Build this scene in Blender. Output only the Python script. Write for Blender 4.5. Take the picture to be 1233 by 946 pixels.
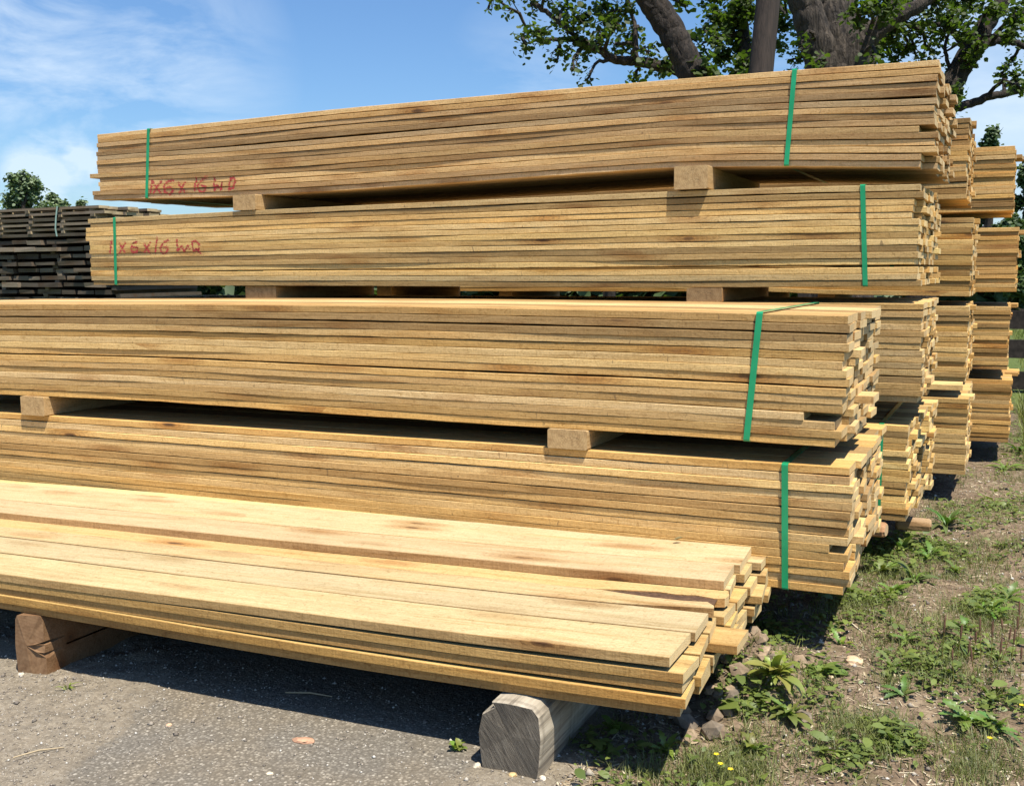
import bpy, math, random
import numpy as np
from mathutils import Vector, Matrix

rnd = random.Random(11)
nrs = np.random.RandomState(5)
scene = bpy.context.scene
for o in list(bpy.data.objects):
    bpy.data.objects.remove(o)
COL = scene.collection

# ------------------------------------------------------------------ camera
F_PX, YAW, PITCH, ROLL, CAM_Z = 1250.9, 0.43659, 0.115975, -0.0072455, 1.33
fw = np.array([-math.sin(YAW) * math.cos(PITCH), math.cos(YAW) * math.cos(PITCH), -math.sin(PITCH)])
r0 = np.array([math.cos(YAW), math.sin(YAW), 0.0]); u0 = np.cross(r0, fw)
rt = math.cos(ROLL) * r0 + math.sin(ROLL) * u0
up = -math.sin(ROLL) * r0 + math.cos(ROLL) * u0
cd = bpy.data.cameras.new('camera'); cam = bpy.data.objects.new('camera', cd); COL.objects.link(cam)
cd.sensor_width = 36; cd.lens = 36 * F_PX / 1233; cd.clip_start = 0.05; cd.clip_end = 2000
M = Matrix.Identity(4)
for i in range(3):
    M[i][0] = rt[i]; M[i][1] = up[i]; M[i][2] = -fw[i]
M[2][3] = CAM_Z
cam.matrix_world = M
scene.camera = cam


def ray(px, py):
    return fw + rt * (px - 616.5) / F_PX - up * (py - 473) / F_PX


def at_y(px, py, Y):
    d = ray(px, py); k = Y / d[1]
    return Vector((d[0] * k, Y, d[2] * k + CAM_Z))


def at_z(px, py, z=0.0):
    d = ray(px, py); k = (z - CAM_Z) / d[2]
    return Vector((d[0] * k, d[1] * k, z))


def at_depth(px, py, D):
    d = ray(px, py)
    return Vector((d[0] * D, d[1] * D, d[2] * D + CAM_Z))


# ------------------------------------------------------------------ light
SUN_TRAVEL = Vector((-0.38, 0.27, -1.0)).normalized()
sl = bpy.data.lights.new('sun', 'SUN'); sl.energy = 4.6; sl.angle = math.radians(0.55); sl.color = (1.0, 0.94, 0.83)
so = bpy.data.objects.new('sun', sl); COL.objects.link(so)
so.rotation_mode = 'QUATERNION'; so.rotation_quaternion = SUN_TRAVEL.to_track_quat('-Z', 'Y')
so.location = (0, 0, 20)
sun_elev = math.asin(-SUN_TRAVEL.z); sun_rot = math.atan2(-SUN_TRAVEL.x, -SUN_TRAVEL.y)

scene.view_settings.view_transform = 'Standard'
scene.view_settings.look = 'None'
scene.view_settings.exposure = 0.62
scene.view_settings.gamma = 1.0
scene.cycles.max_bounces = 6
scene.cycles.diffuse_bounces = 1
scene.cycles.transparent_max_bounces = 8

world = bpy.data.worlds.new('World'); scene.world = world; world.use_nodes = True


# ------------------------------------------------------------------ node helpers
class NT:
    def __init__(s, tree):
        s.t = tree; s.n = tree.nodes; s.l = tree.links

    def add(s, typ, **kw):
        nd = s.n.new(typ)
        for k, v in kw.items():
            setattr(nd, k, v)
        return nd

    def put(s, sock, v):
        if isinstance(v, bpy.types.NodeSocket):
            s.l.new(v, sock)
        elif v is not None:
            sock.default_value = v

    def math(s, op, a, b=None, c=None, clamp=False):
        nd = s.add('ShaderNodeMath', operation=op, use_clamp=clamp)
        s.put(nd.inputs[0], a); s.put(nd.inputs[1], b)
        if c is not None: s.put(nd.inputs[2], c)
        return nd.outputs[0]

    def vmath(s, op, a, b=None):
        nd = s.add('ShaderNodeVectorMath', operation=op)
        s.put(nd.inputs[0], a); s.put(nd.inputs[1], b)
        return nd.outputs[0] if op not in ('DOT_PRODUCT', 'LENGTH', 'DISTANCE') else nd.outputs[1]

    def noise(s, vec, scale, detail=3, rough=0.5, dist=0.0):
        nd = s.add('ShaderNodeTexNoise')
        s.put(nd.inputs['Vector'], vec); nd.inputs['Scale'].default_value = scale
        nd.inputs['Detail'].default_value = detail; nd.inputs['Roughness'].default_value = rough
        nd.inputs['Distortion'].default_value = dist
        return nd.outputs['Fac']

    def ramp(s, fac, stops, interp='LINEAR'):
        nd = s.add('ShaderNodeValToRGB'); cr = nd.color_ramp; cr.interpolation = interp
        while len(cr.elements) < len(stops): cr.elements.new(0.5)
        for e, (p, c) in zip(cr.elements, stops):
            e.position = p; e.color = tuple(c) + (1,) if len(c) == 3 else c
        s.put(nd.inputs[0], fac)
        return nd.outputs[0]

    def mapr(s, v, a, b, c=0.0, d=1.0):
        nd = s.add('ShaderNodeMapRange'); nd.clamp = True
        s.put(nd.inputs[0], v)
        for i, x in enumerate((a, b, c, d)): nd.inputs[i + 1].default_value = x
        return nd.outputs[0]

    def mix(s, fac, a, b, mode='MIX'):
        nd = s.add('ShaderNodeMix', data_type='RGBA', blend_type=mode)
        s.put(nd.inputs[0], fac)
        for sock, v in ((nd.inputs[6], a), (nd.inputs[7], b)):
            if isinstance(v, tuple) and len(v) == 3: v = v + (1,)
            s.put(sock, v)
        return nd.outputs[2]


def new_mat(name):
    m = bpy.data.materials.new(name); m.use_nodes = True
    t = NT(m.node_tree); b = t.n['Principled BSDF']
    return m, t, b


def bump(t, b, h, strength, dist):
    nd = t.add('ShaderNodeBump'); nd.inputs['Strength'].default_value = strength
    nd.inputs['Distance'].default_value = dist
    t.put(nd.inputs['Height'], h); t.l.new(nd.outputs[0], b.inputs['Normal'])


# ------------------------------------------------------------------ sky
t = NT(world.node_tree)
bg = t.n['Background']
sky = t.add('ShaderNodeTexSky', sky_type='NISHITA'); sky.sun_disc = False
sky.sun_elevation = sun_elev; sky.sun_rotation = sun_rot
sky.air_density = 1.15; sky.dust_density = 0.6; sky.ozone_density = 2.2; sky.altitude = 100
tc = t.add('ShaderNodeTexCoord')
dirv = t.vmath('NORMALIZE', tc.outputs['Generated'])
sep = t.add('ShaderNodeSeparateXYZ'); t.l.new(dirv, sep.inputs[0])
# clouds live on a plane high above: direction / height
hgt = t.math('MAXIMUM', t.math('ADD', sep.outputs[2], 0.12), 0.02)
cmb = t.add('ShaderNodeCombineXYZ')
t.l.new(t.math('DIVIDE', sep.outputs[0], hgt), cmb.inputs[0]); t.l.new(t.math('DIVIDE', sep.outputs[1], hgt), cmb.inputs[1])
wisp = t.noise(t.vmath('MULTIPLY', cmb.outputs[0], (0.8, 1.5, 1)), 1.1, 8, 0.62, 0.35)
big = t.noise(t.vmath('ADD', cmb.outputs[0], (3.1, 1.7, 0)), 0.5, 3, 0.5)


def sky_dir(px, py):
    return tuple(Vector(ray(px, py)).normalized())


def spot(px, py, r0_, r1_):
    d = t.vmath('DISTANCE', dirv, sky_dir(px, py))
    return t.mapr(d, r0_, r1_, 1.0, 0.0)


# general thin cirrus plus the banks seen at the left and right of the yard
base = t.mapr(t.math('MULTIPLY', wisp, t.mapr(big, 0.40, 0.62)), 0.42, 0.80, 0, 0.45)
loc_mask = t.math('MAXIMUM', t.math('MAXIMUM', spot(10, 80, 0.0, 0.20), t.math('MULTIPLY', spot(170, 85, 0.0, 0.14), 0.85)),
                  t.math('MAXIMUM', t.math('MULTIPLY', spot(640, 100, 0.0, 0.09), 0.45), t.math('MULTIPLY', spot(210, 130, 0.0, 0.06), 0.6)))
loc_n = t.noise(t.vmath('MULTIPLY', dirv, (7, 7, 19)), 1.0, 8, 0.6, 0.5)
local = t.math('MULTIPLY', loc_mask, t.mapr(loc_n, 0.40, 0.66, 0.0, 1.0))
cum_m = t.math('MAXIMUM', spot(95, 192, 0.005, 0.045), t.math('MAXIMUM', t.math('MULTIPLY', spot(55, 206, 0.01, 0.055), 0.95), t.math('MULTIPLY', spot(160, 240, 0.0, 0.08), 0.45)))
cum_n = t.noise(t.vmath('MULTIPLY', dirv, (1, 1, 1.8)), 17.0, 7, 0.6, 0.2)
cum = t.mapr(t.math('MULTIPLY', cum_m, t.mapr(cum_n, 0.3, 0.65, 0.55, 1.25)), 0.32, 0.72, 0, 0.85)
right_m = t.math('MULTIPLY', spot(1215, 130, 0.02, 0.17), t.mapr(t.noise(t.vmath('MULTIPLY', dirv, (5, 5, 15)), 1.0, 6, 0.55), 0.3, 0.6, 0.35, 1.0))
cl = t.math('MAXIMUM', t.math('MAXIMUM', base, local), t.math('MAXIMUM', cum, right_m))
cl = t.math('MINIMUM', t.math('MULTIPLY', cl, 0.8), 0.8)
tint = t.mix(1.0, sky.outputs[0], (0.66, 0.88, 1.14), 'MULTIPLY')
skyc = t.mix(cl, tint, (6.6, 7.6, 8.6))
t.l.new(skyc, bg.inputs['Color']); bg.inputs['Strength'].default_value = 0.085


# ------------------------------------------------------------------ materials
def wood_mat(name, end=False, saw=0.10, knots=True, weather=0.25):
    m, t, b = new_mat(name)
    tc = t.add('ShaderNodeTexCoord'); oi = t.add('ShaderNodeObjectInfo')
    rv = t.math('MULTIPLY', oi.outputs['Random'], 37.0)
    off = t.add('ShaderNodeCombineXYZ')
    t.l.new(rv, off.inputs[0]); t.l.new(t.math('MULTIPLY', rv, 1.7), off.inputs[1]); t.l.new(t.math('MULTIPLY', rv, 2.3), off.inputs[2])
    P = tc.outputs['Object']
    V = t.vmath('ADD', P, off.outputs[0])
    base = oi.outputs['Color']
    if not end:
        s1 = t.noise(t.vmath('MULTIPLY', V, (0.9, 13, 13)), 1.0, 5, 0.55, 1.3)       # broad figure
        s2 = t.noise(t.vmath('MULTIPLY', V, (5, 150, 150)), 1.0, 3, 0.6, 0.2)       # fine fibre
        blot = t.noise(t.vmath('MULTIPLY', V, (1.6, 5, 5)), 1.0, 4, 0.6)            # stains
        streak = t.noise(t.vmath('MULTIPLY', V, (6.0, 26, 26)), 1.0, 5, 0.65, 0.5)
        sawn = t.noise(t.vmath('MULTIPLY', V, (230, 3, 14)), 1.0, 3, 0.65, 0.3)
        mott = t.noise(t.vmath('MULTIPLY', V, (40, 62, 62)), 1.0, 4, 0.7, 1.2)
        nrm = t.add('ShaderNodeNewGeometry'); nz = t.add('ShaderNodeSeparateXYZ'); t.l.new(nrm.outputs['Normal'], nz.inputs[0])
        side_f = t.mapr(t.math('ABSOLUTE', nz.outputs[2]), 0.3, 0.7, 1.0, 0.25)
        c = t.mix(1.0, base, t.ramp(s1, [(0.26, (0.76, 0.66, 0.50)), (0.40, (0.97, 0.95, 0.90)), (0.56, (1.05, 1.04, 1.02)), (0.68, (0.96, 0.92, 0.82)), (0.82, (0.82, 0.70, 0.52))]), 'MULTIPLY')
        c = t.mix(0.8, c, t.ramp(s2, [(0.34, (0.84, 0.79, 0.70)), (0.52, (1.0, 1.0, 1.0)), (0.68, (1.08, 1.08, 1.07))]), 'MULTIPLY')
        c = t.mix(t.math('MULTIPLY', side_f, saw * 5), c, t.ramp(sawn, [(0.32, (0.84, 0.82, 0.78)), (0.5, (1, 1, 1)), (0.7, (1.1, 1.1, 1.1))]), 'MULTIPLY')
        c = t.mix(0.85, c, t.ramp(mott, [(0.30, (0.66, 0.58, 0.46)), (0.44, (0.98, 0.97, 0.95)), (0.58, (1.05, 1.05, 1.04)), (0.72, (0.84, 0.76, 0.62))]), 'MULTIPLY')
        c = t.mix(t.mapr(blot, 0.50, 0.72, 0.0, weather * 1.9), c, t.mix(1.0, c, (0.56, 0.50, 0.45), 'MULTIPLY'))
        warm = t.noise(t.vmath('MULTIPLY', V, (1.1, 9, 9)), 1.0, 4, 0.6, 0.8)
        c = t.mix(t.mapr(warm, 0.55, 0.75, 0.0, 0.45), c, t.mix(1.0, c, (1.02, 0.80, 0.52), 'MULTIPLY'))
        fuzz = t.noise(t.vmath('MULTIPLY', V, (120, 260, 260)), 1.0, 2, 0.7)
        c = t.mix(0.6, c, t.ramp(fuzz, [(0.32, (0.78, 0.76, 0.72)), (0.5, (1, 1, 1)), (0.68, (1.18, 1.17, 1.15))]), 'MULTIPLY')
        vein = t.noise(t.vmath('MULTIPLY', V, (2.2, 46, 46)), 1.0, 4, 0.6, 2.4)
        c = t.mix(t.mapr(t.math('ABSOLUTE', t.math('SUBTRACT', vein, 0.5)), 0.0, 0.02, 0.22, 0.0), c, t.mix(1.0, c, (0.60, 0.48, 0.34), 'MULTIPLY'))
        c = t.mix(t.mapr(streak, 0.66, 0.80, 0.0, 0.6), c, t.mix(1.0, c, (0.66, 0.53, 0.38), 'MULTIPLY'))
        h = t.math('ADD', t.math('ADD', t.math('MULTIPLY', s2, 0.5), t.math('MULTIPLY', sawn, 0.7)), mott)
        if knots:
            vo = t.add('ShaderNodeTexVoronoi'); vo.feature = 'F1'
            kv = t.vmath('MULTIPLY', V, (2.3, 9.0, 9.0))
            wob = t.noise(V, 22, 3, 0.5); 
            t.put(vo.inputs['Vector'], kv); vo.inputs['Scale'].default_value = 1.0
            dd = t.math('ADD', vo.outputs['Distance'], t.math('MULTIPLY', t.math('SUBTRACT', wob, 0.5), 0.10))
            cs = t.add('ShaderNodeSeparateColor'); t.l.new(vo.outputs['Color'], cs.inputs[0])
            sel = t.mapr(cs.outputs[0], 0.42, 0.45)
            kn = t.math('MULTIPLY', t.mapr(dd, 0.05, 0.11, 1, 0), sel)
            halo = t.math('MULTIPLY', t.mapr(dd, 0.08, 0.42, 0.9, 0), sel)
            rings = t.math('SINE', t.math('MULTIPLY', dd, 95.0))
            c = t.mix(halo, c, t.mix(1.0, c, (0.66, 0.50, 0.36), 'MULTIPLY'))
            c = t.mix(t.math('MULTIPLY', halo, t.mapr(rings, 0.2, 1.0, 0, 0.5)), c, (0.20, 0.11, 0.05))
            c = t.mix(t.math('MULTIPLY', kn, 0.9), c, (0.10, 0.052, 0.026))
        # short dark checks and scratches
        sc = t.noise(t.vmath('MULTIPLY', V, (28, 60, 9)), 1.0, 2, 0.5, 2.2)
        c = t.mix(t.mapr(sc, 0.71, 0.76, 0, 0.6), c, (0.14, 0.085, 0.045))
        bump(t, b, h, 0.7, 0.0022)
    else:
        # growth rings around a pith somewhere off the section, plus radial checks
        ctr = t.add('ShaderNodeCombineXYZ')
        t.l.new(t.math('MULTIPLY', t.math('SUBTRACT', t.math('FRACT', t.math('MULTIPLY', rv, 3.3)), 0.5), 0.25), ctr.inputs[1])
        t.l.new(t.math('MULTIPLY', t.math('SUBTRACT', t.math('FRACT', t.math('MULTIPLY', rv, 7.7)), 0.5), 0.22), ctr.inputs[2])
        Q = t.vmath('MULTIPLY', t.vmath('SUBTRACT', P, ctr.outputs[0]), (0, 1, 1))
        rr = t.vmath('LENGTH', Q)
        rr = t.math('ADD', rr, t.math('MULTIPLY', t.noise(V, 40, 3, 0.5), 0.012))
        ring = t.math('SINE', t.math('MULTIPLY', rr, 900.0))
        n1 = t.noise(V, 60, 4, 0.6); n2 = t.noise(V, 9, 2, 0.5)
        c = t.mix(0.5, t.mix(1.0, base, (1.15, 1.13, 1.02), 'MULTIPLY'), (0.74, 0.58, 0.33))
        c = t.mix(t.mapr(ring, 0.1, 1.0, 0, 0.30), c, t.mix(1.0, c, (0.66, 0.52, 0.36), 'MULTIPLY'))
        c = t.mix(t.mapr(n1, 0.5, 0.75, 0, 0.5), c, t.mix(1.0, c, (0.68, 0.58, 0.45), 'MULTIPLY'))
        c = t.mix(t.mapr(n2, 0.52, 0.72, 0, 0.55), c, t.mix(1.0, c, (0.62, 0.50, 0.36), 'MULTIPLY'))
        bump(t, b, n1, 0.5, 0.002)
    t.l.new(c, b.inputs['Base Color'])
    b.inputs['Roughness'].default_value = 0.82
    b.inputs['Specular IOR Level'].default_value = 0.25
    return m


M_WOOD = wood_mat('sawn_wood'); M_END = wood_mat('sawn_wood_end', end=True)


def block_end_mat():
    m, t, b = new_mat('timber_end_with_checks')
    tc = t.add('ShaderNodeTexCoord'); oi = t.add('ShaderNodeObjectInfo'); P = tc.outputs['Object']
    Q = t.vmath('MULTIPLY', t.vmath('SUBTRACT', P, (0, -0.085, 0.055)), (0, 1, 1))
    rr = t.vmath('LENGTH', Q)
    ring = t.math('SINE', t.math('ADD', t.math('MULTIPLY', rr, 700.0), t.math('MULTIPLY', t.noise(P, 25, 3), 9.0)))
    ang = t.noise(t.vmath('ADD', t.vmath('MULTIPLY', t.vmath('NORMALIZE', Q), (1, 4.5, 4.5)), t.vmath('MULTIPLY', P, (0, 6, 6))), 1.0, 3, 0.6)
    chk = t.math('MULTIPLY', t.mapr(t.math('ABSOLUTE', t.math('SUBTRACT', ang, 0.5)), 0.004, 0.014, 1.0, 0.0), t.mapr(rr, 0.055, 0.03, 0.0, 1.0))
    n1 = t.noise(P, 45, 4, 0.65)
    c = t.mix(1.0, oi.outputs['Color'], t.ramp(n1, [(0.3, (0.72, 0.64, 0.52)), (0.6, (1.12, 1.1, 1.0))]), 'MULTIPLY')
    c = t.mix(t.mapr(ring, 0.1, 1.0, 0, 0.28), c, t.mix(1.0, c, (0.62, 0.5, 0.36), 'MULTIPLY'))
    c = t.mix(t.math('MULTIPLY', chk, 0.85), c, (0.06, 0.035, 0.018))
    t.l.new(c, b.inputs['Base Color']); b.inputs['Roughness'].default_value = 0.85
    bump(t, b, n1, 0.5, 0.002)
    return m


M_BLKEND = block_end_mat()
M_PALE = wood_mat('fresh_sawn_wood', saw=0.14, weather=0.14)
M_EDGE_SHADED = wood_mat('rough_sawn_edge_shaded', saw=0.18, weather=0.3)
_t = NT(M_EDGE_SHADED.node_tree); _b = _t.n['Principled BSDF']; _s = _b.inputs['Base Color'].links[0].from_socket
_t.l.new(_t.mix(1.0, _s, (0.80, 0.68, 0.56), 'MULTIPLY'), _b.inputs['Base Color'])  # shade painted into plank edges so the gaps read as dark lines
M_GREYWOOD = wood_mat('weathered_wood', weather=0.45)


def simple_mat(name, col, rough=0.7, var=0.25, scale=8.0, spec=0.3, bumpd=0.0, stretch=(1, 1, 1), objcol=False):
    m, t, b = new_mat(name)
    tc = t.add('ShaderNodeTexCoord')
    n = t.noise(t.vmath('MULTIPLY', tc.outputs['Object'], stretch), scale, 5, 0.6)
    lo = tuple(c * (1 - var) for c in col); hi = tuple(c * (1 + var) for c in col)
    c = t.ramp(n, [(0.3, lo), (0.7, hi)])
    if objcol:
        oi = t.add('ShaderNodeObjectInfo'); c = t.mix(1.0, c, oi.outputs['Color'], 'MULTIPLY')
    t.l.new(c, b.inputs['Base Color']); b.inputs['Roughness'].default_value = rough
    b.inputs['Specular IOR Level'].default_value = spec
    if bumpd: bump(t, b, n, 0.8, bumpd)
    return m


def strap_mat():
    m, t, b = new_mat('green_strap')
    tc = t.add('ShaderNodeTexCoord')
    n = t.noise(tc.outputs['Object'], 6, 3); f = t.noise(t.vmath('MULTIPLY', tc.outputs['Object'], (500, 500, 60)), 1.0, 2)
    c = t.mix(t.mapr(n, 0.35, 0.7), (0.010, 0.27, 0.105), (0.022, 0.40, 0.175))
    t.l.new(c, b.inputs['Base Color']); b.inputs['Roughness'].default_value = 0.28
    bump(t, b, f, 0.3, 0.0006)
    return m


def leaf_mat(name, col, trans=0.25, var=0.35, rough=0.5, scale=3.0):
    m, t, b = new_mat(name)
    tc = t.add('ShaderNodeTexCoord'); oi = t.add('ShaderNodeObjectInfo')
    n = t.noise(tc.outputs['Object'], scale, 3, 0.6); g = t.add('ShaderNodeNewGeometry')
    r = g.outputs['Random Per Island']
    c = t.mix(r, tuple(x * (1 - var) for x in col), tuple(x * (1 + var) for x in (col[0] * 1.15, col[1], col[2] * 0.8)))
    c = t.mix(t.mapr(n, 0.3, 0.7, 0, 0.6), c, tuple(x * 0.7 for x in col))
    c = t.mix(1.0, c, oi.outputs['Color'], 'MULTIPLY')
    t.l.new(c, b.inputs['Base Color']); b.inputs['Roughness'].default_value = rough
    tr = t.add('ShaderNodeBsdfTranslucent'); t.l.new(t.mix(1.0, c, (1.3, 1.6, 0.5), 'MULTIPLY'), tr.inputs[0])
    ms = t.add('ShaderNodeMixShader'); ms.inputs[0].default_value = trans
    t.l.new(b.outputs[0], ms.inputs[1]); t.l.new(tr.outputs[0], ms.inputs[2])
    t.l.new(ms.outputs[0], t.n['Material Output'].inputs[0])
    return m


def bark_mat(name, dark, light, sx=14, sz=2.5, dist=0.03):
    m, t, b = new_mat(name)
    tc = t.add('ShaderNodeTexCoord')
    V = t.vmath('MULTIPLY', tc.outputs['Object'], (sx, sx, sz))
    n = t.noise(V, 1.0, 6, 0.65, 0.6)
    w = t.noise(tc.outputs['Object'], 2.2, 3)
    c = t.ramp(n, [(0.40, dark), (0.53, tuple((a + b_) / 2 for a, b_ in zip(dark, light))), (0.68, light)])
    c = t.mix(t.mapr(w, 0.35, 0.65, 0, 0.5), c, tuple(x * 0.6 for x in light))
    t.l.new(c, b.inputs['Base Color']); b.inputs['Roughness'].default_value = 0.9
    bump(t, b, n, 1.0, dist)
    return m


def ground_mat():
    m, t, b = new_mat('yard_ground')
    geo = t.add('ShaderNodeNewGeometry'); P = geo.outputs['Position']
    at = t.add('ShaderNodeVertexColor', layer_name='zone')
    zs = t.add('ShaderNodeSeparateColor'); t.l.new(at.outputs[0], zs.inputs[0])
    n_fine = t.noise(P, 140, 3, 0.7); n_mid = t.noise(P, 26, 5, 0.65); n_big = t.noise(P, 2.4, 5, 0.6)
    n_grit = t.noise(P, 330, 2, 0.6)
    tuft = t.noise(P, 9, 5, 0.7)
    # tarmac worn down to its aggregate
    vo = t.add('ShaderNodeTexVoronoi'); vo.inputs['Scale'].default_value = 105; t.put(vo.inputs['Vector'], P)
    vs = t.add('ShaderNodeSeparateColor'); t.l.new(vo.outputs['Color'], vs.inputs[0])
    stone = t.ramp(vs.outputs[0], [(0.0, (0.20, 0.175, 0.14)), (0.5, (0.27, 0.24, 0.195)), (0.9, (0.36, 0.325, 0.265)), (1.0, (0.50, 0.46, 0.385))])
    asph = t.mix(t.mapr(vo.outputs['Distance'], 0.25, 0.62), stone, (0.17, 0.15, 0.12))
    asph = t.mix(t.mapr(n_fine, 0.40, 0.62, 0, 0.5), asph, t.mix(1.0, asph, (0.62, 0.60, 0.58), 'MULTIPLY'))
    asph = t.mix(t.mapr(n_big, 0.40, 0.66, 0, 0.65), asph, t.mix(1.0, asph, (1.25, 1.13, 0.95), 'MULTIPLY'))
    # dry dirt
    dirt = t.ramp(n_mid, [(0.28, (0.055, 0.037, 0.024)), (0.5, (0.165, 0.115, 0.075)), (0.72, (0.33, 0.25, 0.165))])
    dirt = t.mix(t.mapr(n_fine, 0.42, 0.70, 0, 0.6), dirt, (0.38, 0.29, 0.19))
    dirt = t.mix(t.mapr(tuft, 0.52, 0.68, 0, 0.45), dirt, (0.13, 0.125, 0.05))
    dirt = t.mix(t.mapr(n_big, 0.45, 0.62, 0, 0.5), dirt, t.mix(1.0, dirt, (0.72, 0.68, 0.66), 'MULTIPLY'))
    # gravelly tan dirt
    grav = t.mix(t.mapr(n_mid, 0.3, 0.7), (0.125, 0.098, 0.066), (0.28, 0.225, 0.155))
    grav = t.mix(0.3, grav, stone)
    grav = t.mix(t.mapr(n_fine, 0.54, 0.74), grav, (0.46, 0.39, 0.28))
    # green cover (distant sward)
    grn = t.mix(t.mapr(n_mid, 0.3, 0.7), (0.055, 0.085, 0.02), (0.15, 0.19, 0.05))
    edge = t.math('ADD', t.math('MULTIPLY', t.math('SUBTRACT', n_mid, 0.5), 1.3), t.math('MULTIPLY', t.math('SUBTRACT', n_fine, 0.5), 0.8))
    fa = t.mapr(t.math('ADD', zs.outputs[0], edge), 0.42, 0.60)
    fg = t.mapr(t.math('ADD', zs.outputs[1], edge), 0.40, 0.62)
    fr = t.mapr(t.math('ADD', zs.outputs[2], edge), 0.42, 0.62)
    c = t.mix(fr, dirt, grav); c = t.mix(fa, c, asph); c = t.mix(fg, c, grn)
    t.l.new(c, b.inputs['Base Color']); b.inputs['Roughness'].default_value = 0.95
    b.inputs['Specular IOR Level'].default_value = 0.2
    h = t.math('ADD', t.math('MULTIPLY', n_mid, 1.0), t.math('MULTIPLY', n_fine, 0.35))
    bump(t, b, t.math('ADD', h, t.math('MULTIPLY', n_grit, 0.12)), 0.8, 0.012)
    return m


M_STRAP = strap_mat()
M_SEAM = simple_mat('bark_inclusion', (0.10, 0.055, 0.03), 0.9, 0.5, 60, bumpd=0.003)
M_RED = simple_mat('red_paint', (0.50, 0.05, 0.06), 0.6, 0.25, 60)
M_STONE = simple_mat('stone', (0.33, 0.28, 0.22), 0.9, 0.45, 18, bumpd=0.004, objcol=True)
M_STRAW = simple_mat('straw', (0.46, 0.36, 0.22), 0.8, 0.45, 9)
M_BARK = bark_mat('maple_bark', (0.012, 0.009, 0.007), (0.135, 0.105, 0.078), 19, 4.2, 0.10)
M_BARK2 = bark_mat('smooth_bark', (0.010, 0.008, 0.006), (0.066, 0.048, 0.036), 26, 9, 0.05)
M_POLE = bark_mat('pole_wood', (0.022, 0.016, 0.013), (0.060, 0.042, 0.032), 34, 1.6, 0.012)
M_LEAF = leaf_mat('maple_leaf', (0.070, 0.112, 0.026), 0.46, 0.45, 0.6)
M_FARLEAF = leaf_mat('far_leaf', (0.070, 0.110, 0.045), 0.2, 0.5, 0.6, 0.4)
M_WEED = leaf_mat('weed_leaf', (0.155, 0.215, 0.055), 0.22, 0.3, 0.45, 12)
M_GRASS = leaf_mat('grass_blade', (0.155, 0.185, 0.060), 0.22, 0.5, 0.55, 6)
M_FLOWER = simple_mat('yellow_petal', (0.80, 0.60, 0.02), 0.6, 0.1)
M_SEED = simple_mat('brown_seed', (0.16, 0.085, 0.05), 0.8, 0.4, 50)
M_FENCE = simple_mat('dark_fence_wood', (0.035, 0.027, 0.022), 0.85, 0.5, 20)


def log_mats():
    m, t, b = new_mat('grey_log_end')
    tc = t.add('ShaderNodeTexCoord'); P = tc.outputs['Object']
    Q = t.vmath('MULTIPLY', t.vmath('SUBTRACT', P, (0.04, 0, 0.07)), (1, 0, 1))
    rr = t.math('ADD', t.vmath('LENGTH', Q), t.math('MULTIPLY', t.noise(P, 12, 3), 0.02))
    ring = t.math('SINE', t.math('MULTIPLY', rr, 1500))
    rot = t.add('ShaderNodeVectorRotate'); rot.rotation_type = 'Y_AXIS'; rot.inputs['Angle'].default_value = 0.55
    t.l.new(P, rot.inputs['Vector'])
    ck = t.noise(t.vmath('MULTIPLY', rot.outputs[0], (120, 4, 16)), 1.0, 6, 0.72, 0.3)
    c = t.ramp(ck, [(0.32, (0.035, 0.028, 0.021)), (0.42, (0.115, 0.097, 0.073)), (0.62, (0.18, 0.155, 0.118)), (0.75, (0.26, 0.225, 0.17))])
    dirt_ = t.noise(P, 16, 5, 0.7)
    c = t.mix(t.mapr(dirt_, 0.45, 0.65, 0, 0.6), c, (0.10, 0.085, 0.066))
    c = t.mix(t.mapr(ring, 0.2, 1.0, 0, 0.12), c, (0.05, 0.042, 0.035))
    t.l.new(c, b.inputs['Base Color']); b.inputs['Roughness'].default_value = 0.95
    bump(t, b, t.math('ADD', ck, t.math('MULTIPLY', ring, 0.02)), 1.0, 0.006)
    m2, t, b = new_mat('grey_log_side')
    tc = t.add('ShaderNodeTexCoord'); P = tc.outputs['Object']
    n = t.noise(t.vmath('MULTIPLY', P, (45, 2.5, 45)), 1.0, 5, 0.65, 0.4)
    bands = t.noise(t.vmath('MULTIPLY', P, (3, 60, 3)), 1.0, 2, 0.5)
    c = t.ramp(n, [(0.3, (0.12, 0.095, 0.07)), (0.5, (0.36, 0.305, 0.225)), (0.72, (0.54, 0.47, 0.36))])
    c = t.mix(t.mapr(bands, 0.55, 0.7, 0, 0.4), c, (0.15, 0.125, 0.095))
    t.l.new(c, b.inputs['Base Color']); b.inputs['Roughness'].default_value = 0.92
    bump(t, b, n, 0.8, 0.004)
    return m, m2


M_LOGEND, M_LOGSIDE = log_mats()
M_GROUND = ground_mat()


# ------------------------------------------------------------------ object helpers
def link(o, parent=None):
    COL.objects.link(o)
    if parent is not None: o.parent = parent
    return o


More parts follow.
